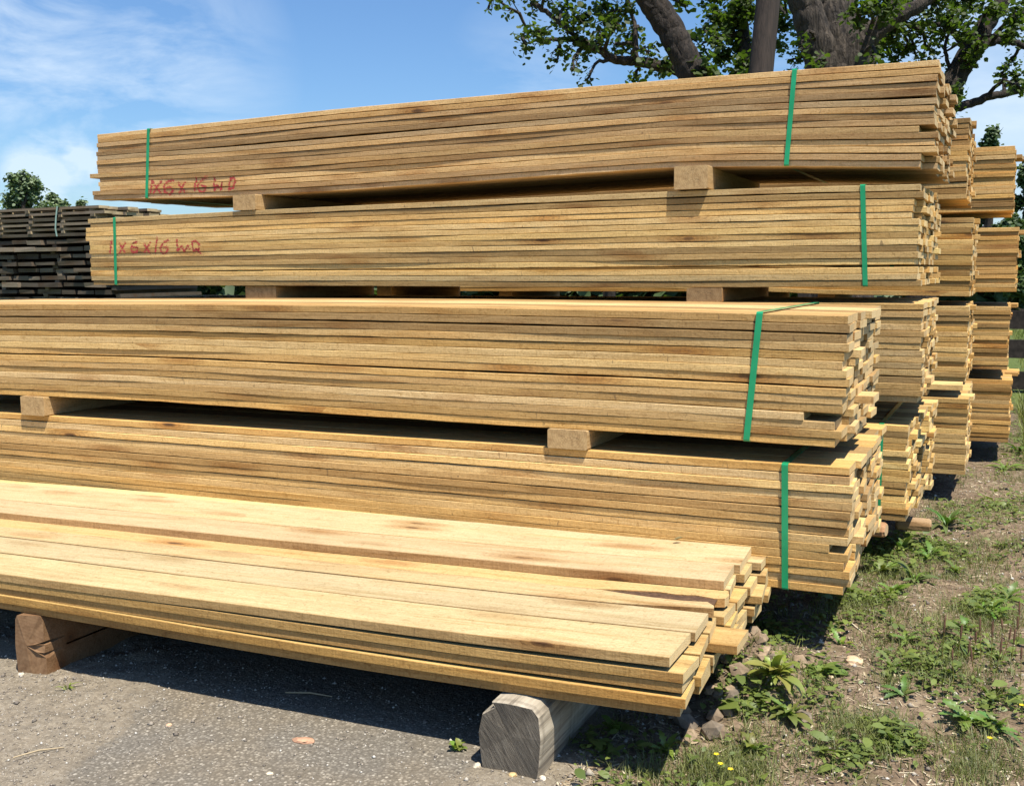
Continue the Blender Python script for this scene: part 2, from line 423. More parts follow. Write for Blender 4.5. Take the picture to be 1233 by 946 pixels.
def mesh_from(name, verts, faces, mats=(), fmat=None, smooth=False):
    me = bpy.data.meshes.new(name)
    if isinstance(verts, np.ndarray) and isinstance(faces, np.ndarray):
        n, k = faces.shape
        me.vertices.add(len(verts)); me.vertices.foreach_set('co', verts.astype(np.float32).ravel())
        me.loops.add(n * k); me.loops.foreach_set('vertex_index', faces.astype(np.int32).ravel())
        me.polygons.add(n)
        me.polygons.foreach_set('loop_start', np.arange(0, n * k, k, dtype=np.int32))
        if fmat is not None: me.polygons.foreach_set('material_index', np.asarray(fmat, dtype=np.int32))
        if smooth: me.polygons.foreach_set('use_smooth', np.ones(n, dtype=bool))
        me.update(calc_edges=True); me.validate()
    else:
        me.from_pydata([tuple(v) for v in verts], [], faces)
        if fmat is not None:
            me.polygons.foreach_set('material_index', fmat)
        if smooth: me.polygons.foreach_set('use_smooth', [True] * len(me.polygons))
        me.update()
    for m in mats: me.materials.append(m)
    return me


def obj(name, me, parent=None, loc=(0, 0, 0), color=None, kind=None):
    o = bpy.data.objects.new(name, me); o.location = loc
    if color is not None: o.color = tuple(color) + (1,)
    if kind: o['kind'] = kind
    return link(o, parent)


def tag(o, label, cat, group=None, kind=None):
    o['label'] = label; o['category'] = cat
    if group: o['group'] = group
    if kind: o['kind'] = kind
    return o


def empty(name, loc, label, cat, group=None, rz=0.0):
    o = bpy.data.objects.new(name, None); o.location = loc; o.rotation_euler = (0, 0, rz)
    o.empty_display_size = 0.1
    link(o); return tag(o, label, cat, group)


# ------------------------------------------------------------------ terrain
def _hash(ix, iy, seed):
    h = (ix.astype(np.int64) * 374761393 + iy.astype(np.int64) * 668265263 + seed * 1442695041) & 0x7fffffff
    h = ((h ^ (h >> 13)) * 1274126177) & 0x7fffffff
    return ((h ^ (h >> 16)) & 0xffff) / 65535.0


def vnoise(x, y, seed=0):
    ix = np.floor(x); iy = np.floor(y); fx = x - ix; fy = y - iy
    fx = fx * fx * (3 - 2 * fx); fy = fy * fy * (3 - 2 * fy)
    a = _hash(ix, iy, seed); b = _hash(ix + 1, iy, seed); c = _hash(ix, iy + 1, seed); d = _hash(ix + 1, iy + 1, seed)
    return (a * (1 - fx) + b * fx) * (1 - fy) + (c * (1 - fx) + d * fx) * fy - 0.5


def fbm(x, y, oct=4, seed=0):
    s = 0; a = 1.0
    for i in range(oct):
        s = s + a * vnoise(x, y, seed + i * 17); x = x * 2.03 + 5.1; y = y * 2.03 + 1.7; a *= 0.5
    return s


def sstep(a, b, x):
    u = np.clip((x - a) / (b - a), 0, 1); return u * u * (3 - 2 * u)


def asph_mask(x, y):
    # worn tarmac at front left, dirt beyond a ragged edge
    e1 = sstep(-1.12, -1.42, x + 0.25 * fbm(x * 2, y * 2, 3, 3))
    e2 = sstep(-2.42, -2.15, x - 0.45 * (2.1 - y) + 0.2 * fbm(x * 3, y * 3, 3, 9))
    e3 = sstep(3.1, 2.8, y)
    return e1 * e2 * e3


def ground_z(x, y):
    x = np.asarray(x, float); y = np.asarray(y, float)
    z = 0.018 * fbm(x * 1.5, y * 1.5, 3, 1)
    rough = 1 - asph_mask(x, y)
    z = z * (0.25 + 0.75 * rough)
    z = z + rough * 0.020 * fbm(x * 9, y * 9, 4, 2) + 0.0015 * fbm(x * 40, y * 40, 2, 8)
    # dirt heaped along the right end of the low stack, slight bank under the front row
    z = z + 0.13 * np.exp(-(((x + 0.68) / 0.16) ** 2 + ((y - 3.25) / 0.26) ** 2)) * (1 + 0.6 * fbm(x * 14, y * 14, 3, 4))
    z = z + 0.045 * np.exp(-(((x + 0.2) / 0.5) ** 2 + ((y - 3.9) / 0.6) ** 2))
    z = z - 0.03 * sstep(5.5, 9.0, y) 
    z = z * sstep(120, 30, np.hypot(x, y))
    return z


def gz(x, y): return float(ground_z(np.array([x]), np.array([y]))[0])


def axis(lo, hi, dlo, dhi, step, grow=1.12):
    a = list(np.arange(dlo, dhi, step)); s = step; v = a[-1]
    while v < hi: s *= grow; v += s; a.append(v)
    s = step; v = a[0]; left = []
    while v > lo: s *= grow; v -= s; left.append(v)
    return np.array(left[::-1] + a)


xs = axis(-900, 900, -4.4, 1.6, 0.018); ys = axis(-60, 1200, 1.1, 6.6, 0.018, 1.1)
XX, YY = np.meshgrid(xs, ys); ZZ = ground_z(XX, YY)
nx, ny = len(xs), len(ys)
V = np.stack([XX.ravel(), YY.ravel(), ZZ.ravel()], 1)
I = np.arange(nx * ny).reshape(ny, nx)
Fq = np.stack([I[:-1, :-1].ravel(), I[:-1, 1:].ravel(), I[1:, 1:].ravel(), I[1:, :-1].ravel()], 1)
gme = mesh_from('ground', V, Fq, [M_GROUND], smooth=True)
zr = asph_mask(XX, YY).ravel()
dens = np.clip(sstep(0.0, 0.5, fbm(XX * 0.9, YY * 0.9, 4, 21)) * 0.35 * sstep(-0.9, -0.3, XX), 0, 1)
far = sstep(8.5, 13, np.hypot(XX, YY - 0.0)) + sstep(1.6, 4.0, XX) + sstep(-60, -160, XX)
green = np.clip(np.maximum(dens, far * (0.72 + 0.5 * fbm(XX * 0.5, YY * 0.5, 3, 5))), 0, 1).ravel()
gravel = np.clip(sstep(-0.75, -1.1, XX) * sstep(6, 3, YY), 0, 1).ravel()
ca = gme.color_attributes.new('zone', 'FLOAT_COLOR', 'POINT')
ca.data.foreach_set('color', np.stack([zr, green, gravel, np.ones_like(zr)], 1).astype(np.float32).ravel())
obj('ground', gme, kind='structure')

# ------------------------------------------------------------------ planks
T_PL = 0.0274


def interp(pts, x):
    xs_ = [p[0] for p in pts]; ys_ = [p[1] for p in pts]
    return float(np.interp(x, xs_, ys_))


def sm_interp(pts):
    """smooth curve through control points (x ascending)"""
    xs_ = np.array([p[0] for p in pts]); ys_ = np.array([p[1] for p in pts])
    g = np.linspace(xs_[0] - 0.6, xs_[-1] + 0.6, 120); v = np.interp(g, xs_, ys_)
    for _ in range(10):
        v[1:-1] = (v[:-2] + 2 * v[1:-1] + v[2:]) / 4
    return lambda x: np.interp(x, g, v)


def plank_verts(L, w, th, zf, wob, seed, seg=14, jz=0.0006, ch=0.0016, skew=0.0, taper=0.0, edge=False):
    """plank from x=-L to 0, y 0..w, bottom follows zf(x); front edge wobbles"""
    r = np.random.RandomState(seed)
    x = np.linspace(-L, 0, seg + 1)
    ph = r.uniform(0, 6.28, 6); k = r.uniform(0.6, 5.5, 6); am = r.uniform(0.3, 1.0, 6) * wob
    yo = sum(a * np.sin(kk * x + p) for a, kk, p in zip(am, k, ph)) / 2.0
    zo = 0.25 * sum(a * np.sin(kk * 1.3 * x + p * 2) for a, kk, p in zip(am, k, ph)) / 2.0
    zb = zf(x) + zo * 0.25
    sec = [(0, ch), (ch, 0), (w - ch, 0), (w, ch), (w, th - ch), (w - ch, th), (ch, th), (0, th - ch)]
    vs = []
    for i in range(seg + 1):
        for (yy, zz) in sec:
            xx = x[i] + (skew * (yy / w - 0.5) if i == seg else 0.0)
            vs.append((xx, yy + yo[i] + taper * (yy / w) * 0, zb[i] + zz + (r.uniform(-jz, jz) if zz < th * .5 else r.uniform(-jz, jz) * .4)))
    fs = []; fm = []
    n = len(sec)
    for i in range(seg):
        for j in range(n):
            a = i * n + j; b = i * n + (j + 1) % n
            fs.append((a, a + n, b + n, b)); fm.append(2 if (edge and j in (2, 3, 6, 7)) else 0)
    fs.append(tuple(range(n))); fm.append(1)
    fs.append(tuple(seg * n + j for j in reversed(range(n)))); fm.append(1)
    return vs, fs, fm


def plank_mesh(name, *a, mats=None, **k):
    vs, fs, fm = plank_verts(*a, **k)
    return mesh_from(name, vs, fs, mats or [M_WOOD, M_END], fm)


OAK = [(0.65, 0.435, 0.176), (0.74, 0.511, 0.213), (0.55, 0.364, 0.144), (0.78, 0.557, 0.246), (0.66, 0.425, 0.158), (0.66, 0.48, 0.232), (0.46, 0.298, 0.121), (0.72, 0.511, 0.237), (0.69, 0.455, 0.176), (0.4, 0.268, 0.116)]


def tone(pal, mul=(1, 1, 1), amp=0.21):
    c = rnd.choice(pal); g = rnd.uniform(1 - amp, 1 + amp * .8)
    gr = rnd.uniform(0, .12); lum = sum(c) / 3 * 1.1; c = tuple(a * (1 - gr) + lum * gr for a in c)
    return tuple(min(0.85, a * m * g) for a, m in zip(c, mul))


def make_bundle(Xr, Yf, top, bot, label, group, nlay=15, ncol=7, L=4.88, mul=(1, 1, 1), straps=(), seed=0,
                trend=0.004, jag=0.022, lone=True, special=None, pal=OAK, fy=None):
    """top / bot: control points (X world, z world) of the front face edges"""
    W = 1.07
    ft = sm_interp(top); fb = sm_interp(bot)
    zb0 = float(fb(Xr))
    root = empty('lumber_bundle', (Xr, Yf, zb0), label, 'lumber bundle', group)
    rr = random.Random(seed * 7 + 1)
    # share of slack between layers, normalised over the face height
    gaps = [rr.choice([0.2, 0.3, 0.5, 1.0, 2.4]) for _ in range(nlay)]
    gs = sum(gaps); cum = [sum(gaps[:k]) / gs for k in range(nlay)]
    fronts = []
    cw = W / ncol
    sizes = []
    for k in range(nlay):
        def zf(x, k=k):
            X = x + Xr; tot = ft(X) - fb(X)
            th = np.minimum(T_PL, tot / nlay - 0.0004)
            return fb(X) - zb0 + th * k + (tot - th * nlay) * cum[k]
        X0 = np.linspace(-L, 0, 9) + Xr
        th = float(np.min(np.minimum(T_PL, (ft(X0) - fb(X0)) / nlay - 0.0004)))
        th = th * rr.uniform(0.965, 0.995)
        fo = rr.choice([0.0, 0.0, 0.001, 0.001, 0.002, 0.003, 0.005, 0.008])
        if fy and k in fy: fo = fy[k]
        w = cw * rr.uniform(0.955, 0.985)
        xo = rr.uniform(-jag, jag) * 0.8
        if special and (k, 0) in special: xo = special[(k, 0)]
        me = plank_mesh('front_plank', L, w - fo * 0.5, th, zf, 0.0022, seed * 100 + k, seg=64, jz=.0013, skew=rr.uniform(-.006, .006))
        obj('plank', me, root, (xo, fo, 0), tone(pal, mul))
        fronts.append((fo, xo, th, zf, me))
        inner = [plank_mesh('inner_plank', L, cw * 0.965, th, zf, 0.002, seed * 100 + 50 + k * 2 + q, seg=8, skew=rr.uniform(-.008, .008)) for q in range(2)]
        for c in range(1, ncol):
            xo = c * trend + rr.uniform(-jag, jag)
            if rr.random() < 0.08: xo += rr.uniform(-0.045, 0.03)
            if special and (k, c) in special: xo = special[(k, c)]
            obj('plank', inner[c % 2], root, (xo, c * cw + rr.uniform(-.003, .003), 0), tone(pal, mul))
    # straps: one ribbon right round the bundle
    for (xt, xb) in straps:
        sw = 0.0215; tk = 0.0011
        rt_ = float(ft(xt)) - zb0 + 0.0005; rb_ = float(fb(xb)) - zb0 - 0.0005
        path = []
        rad = 0.006; yf = -0.0025; yb = W + 0.003
        corners = [(yf, rb_), (yf, rt_), (yb, rt_), (yb, rb_)]
        cx_ = [xb, xt, xt + 0.02, xb + 0.02]
        for (cy, cz), xx, (sy, sz) in zip(corners, cx_, [(1, 1), (1, -1), (-1, -1), (-1, 1)]):
            cyc, czc = cy + sy * rad, cz + sz * rad
            a0 = {(1, 1): 270, (1, -1): 180, (-1, -1): 90, (-1, 1): 0}[(sy, sz)]
            for q in range(4):
                a = math.radians(a0 - q * 30)
                path.append((xx - Xr, cyc + rad * math.cos(a), czc + rad * math.sin(a), math.cos(a), math.sin(a)))
        # extra points along the front so it follows the slight bow
        vs = []; fs = []
        n = len(path)
        for (x, y, z, ny_, nz_) in path:
            for dx in (-sw / 2, sw / 2):
                vs.append((x + dx, y, z)); vs.append((x + dx, y + ny_ * tk, z + nz_ * tk))
        for i in range(n):
            a = i * 4; b = ((i + 1) % n) * 4
            fs += [(a + 1, a + 3, b + 3, b + 1), (a, b, b + 2, a + 2), (a, a + 1, b + 1, b), (a + 2, b + 2, b + 3, a + 3)]
        st = obj('strap', mesh_from('strap', vs, fs, [M_STRAP]), root)
    return root, fronts, ft, fb, zb0


def shift(pts): return [(x, z + CAM_Z) for x, z in pts]


B1top = shift([(-5.155, .871), (-4.198, .889), (-3.38, .906), (-2.267, .906), (-1.402, .904), (-.864, .9), (-.27, .894)])
B1bot = shift([(-5.191, .473), (-4.22, .453), (-3.395, .455), (-2.271, .475), (-1.397, .492), (-.853, .472), (-.299, .438)])
B2top = shift([(-5.24, .348), (-3.938, .364), (-3.363, .369), (-2.248, .374), (-1.382, .378), (-.843, .376), (-.324, .365)])
B2bot = shift([(-5.22, -.063), (-3.958, -.069), (-3.377, -.07), (-2.252, -.078), (-1.376, -.080), (-.832, -.078), (-.305, -.074)])
A3top = shift([(-5.3, -.135), (-4.343, -.13), (-3.303, -.125), (-2.43, -.123), (-1.619, -.127), (-.901, -.136), (-.436, -.145)])
A3bot = shift([(-5.3, -.585), (-4.384, -.575), (-3.328, -.562), (-2.444, -.570), (-1.622, -.575), (-1.196, -.572), (-.894, -.575), (-.433, -.582)])
KA = 3.495 / 3.55
A4top = shift([(x * KA, z * KA) for x, z in [(-5.3, -.685), (-4.455, -.675), (-3.382, -.668), (-2.482, -.662), (-1.646, -.656), (-1.335, -.657), (-.906, -.657), (-.422, -.654)]])
A4bot = shift([(x * KA, z * KA) for x, z in [(-5.3, -1.12), (-2.5, -1.10), (-.652, -1.094), (-.399, -1.091)]])
flat = lambda z, Xr: shift([(Xr - 5, z), (Xr, z)])
GR = {'A': 'strapped bundles of the nearest high row', 'B': 'strapped bundles of the second row', 'C': 'bundles of the third row', 'D': 'bundles of the farthest row'}

WB1 = (0.80, 0.80, 0.86)
b1 = make_bundle(-.28, 4.92, B1top, B1bot, 'weathered tan plank bundle on top of everything with red lettering near its left strap', GR['B'],
                 mul=(0.86, 0.83, 0.90), straps=[(-4.718, -4.757), (-.875, -.902)], seed=1, trend=0.004, jag=0.024,
                 special={(0, 0): -.05, (1, 0): -.045, (5, 0): -.06, (8, 0): 0.0, (14, 0): .01, (12, 4): .06, (9, 5): .06})
b2 = make_bundle(-.32, 4.87, B2top, B2bot, 'golden plank bundle directly under the topmost one, red lettering and green straps', GR['B'],
                 mul=(1.06, 1.04, 0.96), straps=[(-4.98, -4.994), (-.56, -.536)], seed=2, trend=0.004, jag=0.018,
                 special={(12, 0): -.025, (11, 0): -.03, (10, 0): -.035})
b3 = make_bundle(-.29, 4.85, flat(-.149, -.29), flat(-.584, -.29), 'bundle behind the upper near bundle, its right end showing beneath the golden lettered bundle', GR['B'],
                 mul=(1.0, 0.97, 0.92), seed=3, jag=0.014, trend=0.0, special={(1, 2): .16, (2, 2): .03})
b4 = make_bundle(-.33, 4.85, flat(-.687, -.33), flat(-1.12, -.33), 'lowest bundle of the second row, bulging pale plank ends and a green strap', GR['B'],
                 mul=(1.06, 1.02, 0.88), straps=[(-.447, -.448)], seed=4, trend=0.010, jag=0.016)
a3 = make_bundle(-.437, 3.50, A3top, A3bot, 'upper near bundle with knotty brown edges, sunlit top and leaning green strap', GR['A'],
                 mul=(0.96, 0.93, 0.90), straps=[(-.718, -.754)], seed=5, trend=-0.002, jag=0.018,
                 special={(14, 0): 0.0, (13, 0): .005, (12, 0): 0.0, (3, 0): -.13, (2, 0): -.03, (0, 0): -.03, (14, 3): .03, (14, 4): .03, (3, 1): .01, (4, 2): .06})
a4 = make_bundle(-.415, 3.495, A4top, A4bot, 'lowest near bundle standing behind the low front stack, green strap at its right', GR['A'],
                 mul=(0.98, 0.94, 0.90), straps=[(-.623, -.613)], seed=6, trend=0.0, jag=0.018,
                 special={(14, 0): 0.0, (13, 0): 0.0, (14, 1): .02, (14, 2): .02, (14, 3): .025, (14, 4): .02, (5, 0): -.06, (5, 1): .03, (4, 3): .02})
CD = [('C', -.18, 6.35, .827, .385, 'topmost bundle of the third row, just right of the weathered lettered bundle', (1.0, 0.90, 0.78)),
      ('C', -.14, 6.35, .281, -.155, 'second bundle down of the third row, right of the golden lettered bundle', (0.98, 0.90, 0.76)),
      ('C', -.14, 6.34, -.206, -.635, 'third bundle down of the third row, shadow across its lower planks', (0.98, 0.92, 0.80)),
      ('C', -.13, 6.34, -.728, -1.163, 'bottom bundle of the third row, dark weeds beneath its right end', (0.95, 0.90, 0.80)),
      ('D', .07, 7.87, .82, .385, 'topmost bundle of the farthest row against the sky at the right edge', (1.02, 0.90, 0.74)),
      ('D', .11, 7.86, .275, -.16, 'second bundle down of the farthest row at the right edge', (1.02, 0.90, 0.74)),
      ('D', .08, 7.85, -.258, -.69, 'third bundle down of the farthest row beside the dark fence', (1.0, 0.90, 0.74)),
      ('D', .11, 7.86, -.761, -1.196, 'bottom bundle of the farthest row standing clear of the dirt', (1.0, 0.90, 0.74))]
cd_roots = []
for i, (row, X, Y, zt, zb, lab, mul) in enumerate(CD):
    sp = {(14, 1): .03} if row == 'C' else {(14, 4): .05, (14, 5): .06}
    tp_, bt_ = flat(zt, X), flat(zb, X)
    if i == 1:
        bt_ = shift([(-5.2, -.088), (-3.2, -.095), (-1.6, -.115), (-.9, -.145), (X, zb)]); tp_ = [(x, z + .435) for x, z in bt_]
    cd_roots.append(make_bundle(X, Y, tp_, bt_, lab, GR[row], mul=mul, seed=10 + i, jag=0.010, trend=0.0, special=sp,
                                straps=[(X - .4, X - .4)] if i == 3 else ()))

# ------------------------------------------------------------------ spray painted lettering
def lettering(bd, Yf, Xr, polylines, thick):
    root, fronts, ft, fb, zb0 = bd
    r = random.Random(3)
    vs = []; fs = []
    q = 0.0021
    for pl in polylines:
        P = [at_y(x, y, Yf) for x, y in pl]
        for a, b in zip(P[:-1], P[1:]):
            Ls = (b - a).length; n = max(2, int(Ls / 0.0016))
            for i in range(n):
                c = a.lerp(b, i / n)
                for _ in range(3):
                    g = r.gauss(0, thick); g2 = r.gauss(0, thick)
                    X = c.x + g; Z = c.z + g2
                    for (fo, xo, th, zf, me) in fronts:
                        zb_ = float(zf(X - Xr)) + zb0
                        if zb_ + 0.0015 < Z < zb_ + th - 0.0015:
                            # front surface of this plank at X
                            xs_, ys_ = me['_x'], me['_y']
                            yy = float(np.interp(X - Xr - xo, xs_, ys_)) + fo - 0.0006
                            k = len(vs); s = q * r.uniform(0.5, 1.2)
                            vs += [(X - Xr - s, yy, Z - zb0 - s * .7), (X - Xr + s, yy, Z - zb0 - s * .7), (X - Xr + s, yy, Z - zb0 + s * .7), (X - Xr - s, yy, Z - zb0 + s * .7)]
                            fs.append((k, k + 1, k + 2, k + 3))
                            break
    o = obj('painted_lettering', mesh_from('lettering', vs, fs, [M_RED]), root)
    o['label'] = 'red spray painted lettering 1X6X16 WO'


def front_profile(bd):
    for (fo, xo, th, zf, me) in bd[1]:
        n = 8; nv = len(me.vertices)
        co = np.empty(nv * 3); me.vertices.foreach_get('co', co); co = co.reshape(-1, 3)
        me['_x'] = co[0:nv:n, 0].tolist(); me['_y'] = co[0:nv:n, 1].tolist()


class _P:  # keep profile outside ID properties
    pass


def prep(bd):
    out = []
    for (fo, xo, th, zf, me) in bd[1]:
        nv = len(me.vertices); co = np.empty(nv * 3); me.vertices.foreach_get('co', co); co = co.reshape(-1, 3)
        out.append((fo, xo, th, zf, {'_x': co[0:nv:8, 0].copy(), '_y': co[0:nv:8, 1].copy()}))
    return (bd[0], out) + bd[2:]


L1 = [[(183, 217), (181, 233)], [(184, 219), (194, 234)], [(194, 218), (184, 233)],
      [(209, 217), (202, 218), (197, 224), (198, 232), (204, 234), (208, 229), (205, 225), (199, 227)],
      [(214, 220), (223, 232)], [(223, 219), (215, 233)],
      [(236, 214), (234, 230)], [(249, 213), (242, 217), (238, 224), (240, 231), (246, 231), (248, 225), (242, 223)],
      [(258, 213), (258, 229), (262, 223), (266, 229), (268, 219)],
      [(277, 214), (276, 228), (281, 226), (283, 219), (281, 214), (277, 215)]]
L2 = [[(134, 290), (133, 305)], [(144, 293), (151, 304)], [(151, 292), (144, 305)],
      [(165, 291), (160, 293), (158, 299), (160, 305), (165, 303), (166, 298), (160, 298)],
      [(173, 293), (181, 305)], [(181, 292), (174, 304)],
      [(189, 286), (187, 305)], [(203, 289), (197, 292), (193, 299), (195, 305), (201, 304), (203, 298), (197, 298)],
      [(213, 287), (214, 302), (219, 296), (222, 303), (226, 296), (229, 300)],
      [(231, 291), (233, 302), (239, 301), (240, 294), (235, 290), (231, 292)], [(236, 300), (242, 305)]]
lettering(prep(b1), 4.92, -.28, L1, 0.0044)
lettering(prep(b2), 4.87, -.32, L2, 0.0040)


# ------------------------------------------------------------------ spacers between bundles
def timber(name, x0, x1, y0, y1, z0, z1, label, group, color, mats=None, cat='spacer block', rough=0.002, dx=0.0):
    """square sawn timber lying along Y; end grain faces the camera"""
    L = y1 - y0; w = x1 - x0; h = z1 - z0
    seg = 6; vs = []; fs = []; fm = []
    r = random.Random(int(x0 * 1000) % 997)
    ch = 0.004
    sec = [(0, ch), (ch, 0), (w - ch, 0), (w, ch), (w, h - ch), (w - ch, h), (ch, h), (0, h - ch)]
    for i in range(seg + 1):
        jx = r.uniform(-rough, rough)
        for (a, b) in sec:
            vs.append((i / seg * L, -(a + jx + dx * i / seg), b + (r.uniform(-rough, rough) * 0.2)))
    n = 8
    for i in range(seg):
        for j in range(n):
            a = i * n + j; b = i * n + (j + 1) % n
            fs.append((a, b, b + n, a + n)); fm.append(0)
    fs.append(tuple(reversed(range(n)))); fm.append(1)
    fs.append(tuple(seg * n + j for j in range(n))); fm.append(1)
    o = obj(name, mesh_from(name, vs, fs, mats or [M_WOOD, M_BLKEND], fm), None, (x0, y0, z0), color)
    o.rotation_euler = (0, 0, math.pi / 2)
    return tag(o, label, cat, group)


GS = 'timber spacers between stacked bundles'
oakc = (0.48, 0.335, 0.175)
zc = lambda z: z + CAM_Z
def gap_spacer(x0, x1, y0, ya, yb, z0, z1, label, c=oakc, **k): return timber('spacer_block', x0, x1, y0, yb, z0 + .001, z1 - .001, label, GS, c, **k)
gap_spacer(-4.045, -3.885, 4.862, 0, 6.0, zc(.364), float(b1[3](-3.96)), 'square spacer near the red lettering, under the topmost bundle, left one', rough=0.004)
gap_spacer(-1.405, -1.245, 4.838, 0, 6.0, zc(.378), float(b1[3](-1.3)), 'square spacer with star cracked end under the topmost bundle, right one')
gap_spacer(-4.215, -4.06, 3.475, 0, 4.6, float(a4[2](-4.1)), float(a3[3](-4.1)), 'spacer at the far left between the two near bundles')
gap_spacer(-1.482, -1.327, 3.487, 0, 4.6, float(a4[2](-1.4)), float(a3[3](-1.4)), 'pale square spacer between the two near bundles, nearer their right end')
gap_spacer(-4.01, -3.79, 4.90, 0, 5.95, zc(-.149), zc(-.0715), 'left dark spacer under the golden lettered bundle')
gap_spacer(-1.345, -1.175, 4.86, 0, 5.95, zc(-.149), zc(-.0815), 'right dark spacer with split end under the golden lettered bundle', (0.40, 0.24, 0.11))
gap_spacer(-.95, -.80, 4.90, 0, 5.95, zc(-.687), zc(-.585), 'spacer in the shade under the upper bundle of the second row')
gap_spacer(-4.2, -4.05, 4.90, 0, 5.95, zc(-.687), zc(-.585), 'hidden left spacer of the second row')
for (X, Y, pairs, nm) in [(-.14, 6.38, [(.281, .385), (-.206, -.155), (-.728, -.635)], 'third row'), (.1, 7.9, [(.275, .385), (-.258, -.16), (-.761, -.69)], 'farthest row')]:
    for lv_, (lo, hi) in zip(('top', 'middle', 'lowest'), pairs):
        for q, dx in enumerate((-1.3, -3.9)):
            hi_ = float(cd_roots[1][3](X + dx + .06)) if (nm, lv_) == ('third row', 'middle') else zc(hi)
            lo_ = float(cd_roots[1][2](X + dx + .06)) if (nm, lv_) == ('third row', 'top') else zc(lo)
            gap_spacer(X + dx, X + dx + .12, Y, 0, Y + 1.05, lo_, hi_, '%s %s spacer between the dim bundles of the %s' % (lv_, 'right' if q == 0 else 'left', nm))

# sleepers on the ground below each row
GL = 'timber sleepers lying under the bundles'
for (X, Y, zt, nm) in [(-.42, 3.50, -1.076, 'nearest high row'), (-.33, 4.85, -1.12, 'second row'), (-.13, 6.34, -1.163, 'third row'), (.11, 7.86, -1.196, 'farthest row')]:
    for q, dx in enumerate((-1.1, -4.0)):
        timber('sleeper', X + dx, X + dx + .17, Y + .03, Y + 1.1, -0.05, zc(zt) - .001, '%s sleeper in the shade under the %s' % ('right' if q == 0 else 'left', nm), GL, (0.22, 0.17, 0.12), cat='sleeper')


# ------------------------------------------------------------------ low stack of loose planks in front
PY = 0.045  # yaw of the low stack
PX, PYF = -.704, 2.464
ptop = [(-3.0, -1.000), (-2.0, -.990), (-1.28, -.983), (-.71, -.970)]
pbot = [(-3.0, -1.124), (-2.0, -1.138), (-1.285, -1.138), (-.95, -1.134), (-.70, -1.129)]
ptf = sm_interp(shift([(-6, -1.02)] + ptop)); pbf = sm_interp(shift([(-6, -1.13)] + pbot))
PALE = [(0.551, 0.428, 0.227), (0.589, 0.472, 0.259), (0.541, 0.4, 0.209), (0.57, 0.428, 0.2), (0.532, 0.42, 0.236)]
ord5 = ['bottom', 'second', 'third', 'fourth', 'fifth', 'topmost']
from_front = ['front edge', 'second from the front', 'third from the front', 'fourth from the front', 'fifth from the front', 'sixth from the front', 'back edge']
lay_w = [[.17, .16, .15, .15, .16, .15, .14], [.15, .16, .17, .14, .15, .16, .15], [.16, .16, .16, .17, .14, .15, .14],
         [.15, .17, .15, .15, .16, .15, .15], [.202, .178, .115, .118, .17, .155, .14]]
lay_x = [[.012, .03, .03, .04, .055, .07, .06], [.028, .035, .04, .05, .05, .07, .09], [.022, .012, .105, .05, .04, .09, .08],
         [.030, .030, .02, .04, .05, .06, .08], [-.006, .010, .016, .028, .02, .04, .07]]
rotm = Matrix.Rotation(PY, 3, 'Z')


def outlined_plank(name, outline, zf, th, mats):
    """plank whose plan outline (x, y polygon) is given; extruded by th and bent by zf"""
    import bmesh
    bm = bmesh.new()
    vt = [bm.verts.new((x, y, float(zf(x)) + th)) for x, y in outline]
    vb = [bm.verts.new((x, y, float(zf(x)))) for x, y in outline]
    n = len(outline)
    bm.faces.new(vt); bm.faces.new(list(reversed(vb)))
    for i in range(n):
        a, b = outline[i], outline[(i + 1) % n]
        f = bm.faces.new((vt[(i + 1) % n], vt[i], vb[i], vb[(i + 1) % n]))
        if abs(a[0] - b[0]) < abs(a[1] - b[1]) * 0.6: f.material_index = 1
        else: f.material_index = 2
    bmesh.ops.triangulate(bm, faces=[f for f in bm.faces if len(f.verts) > 4])
    bmesh.ops.recalc_face_normals(bm, faces=bm.faces[:])
    me = bpy.data.meshes.new(name); bm.to_mesh(me); bm.free()
    for m in mats: me.materials.append(m)
    return me


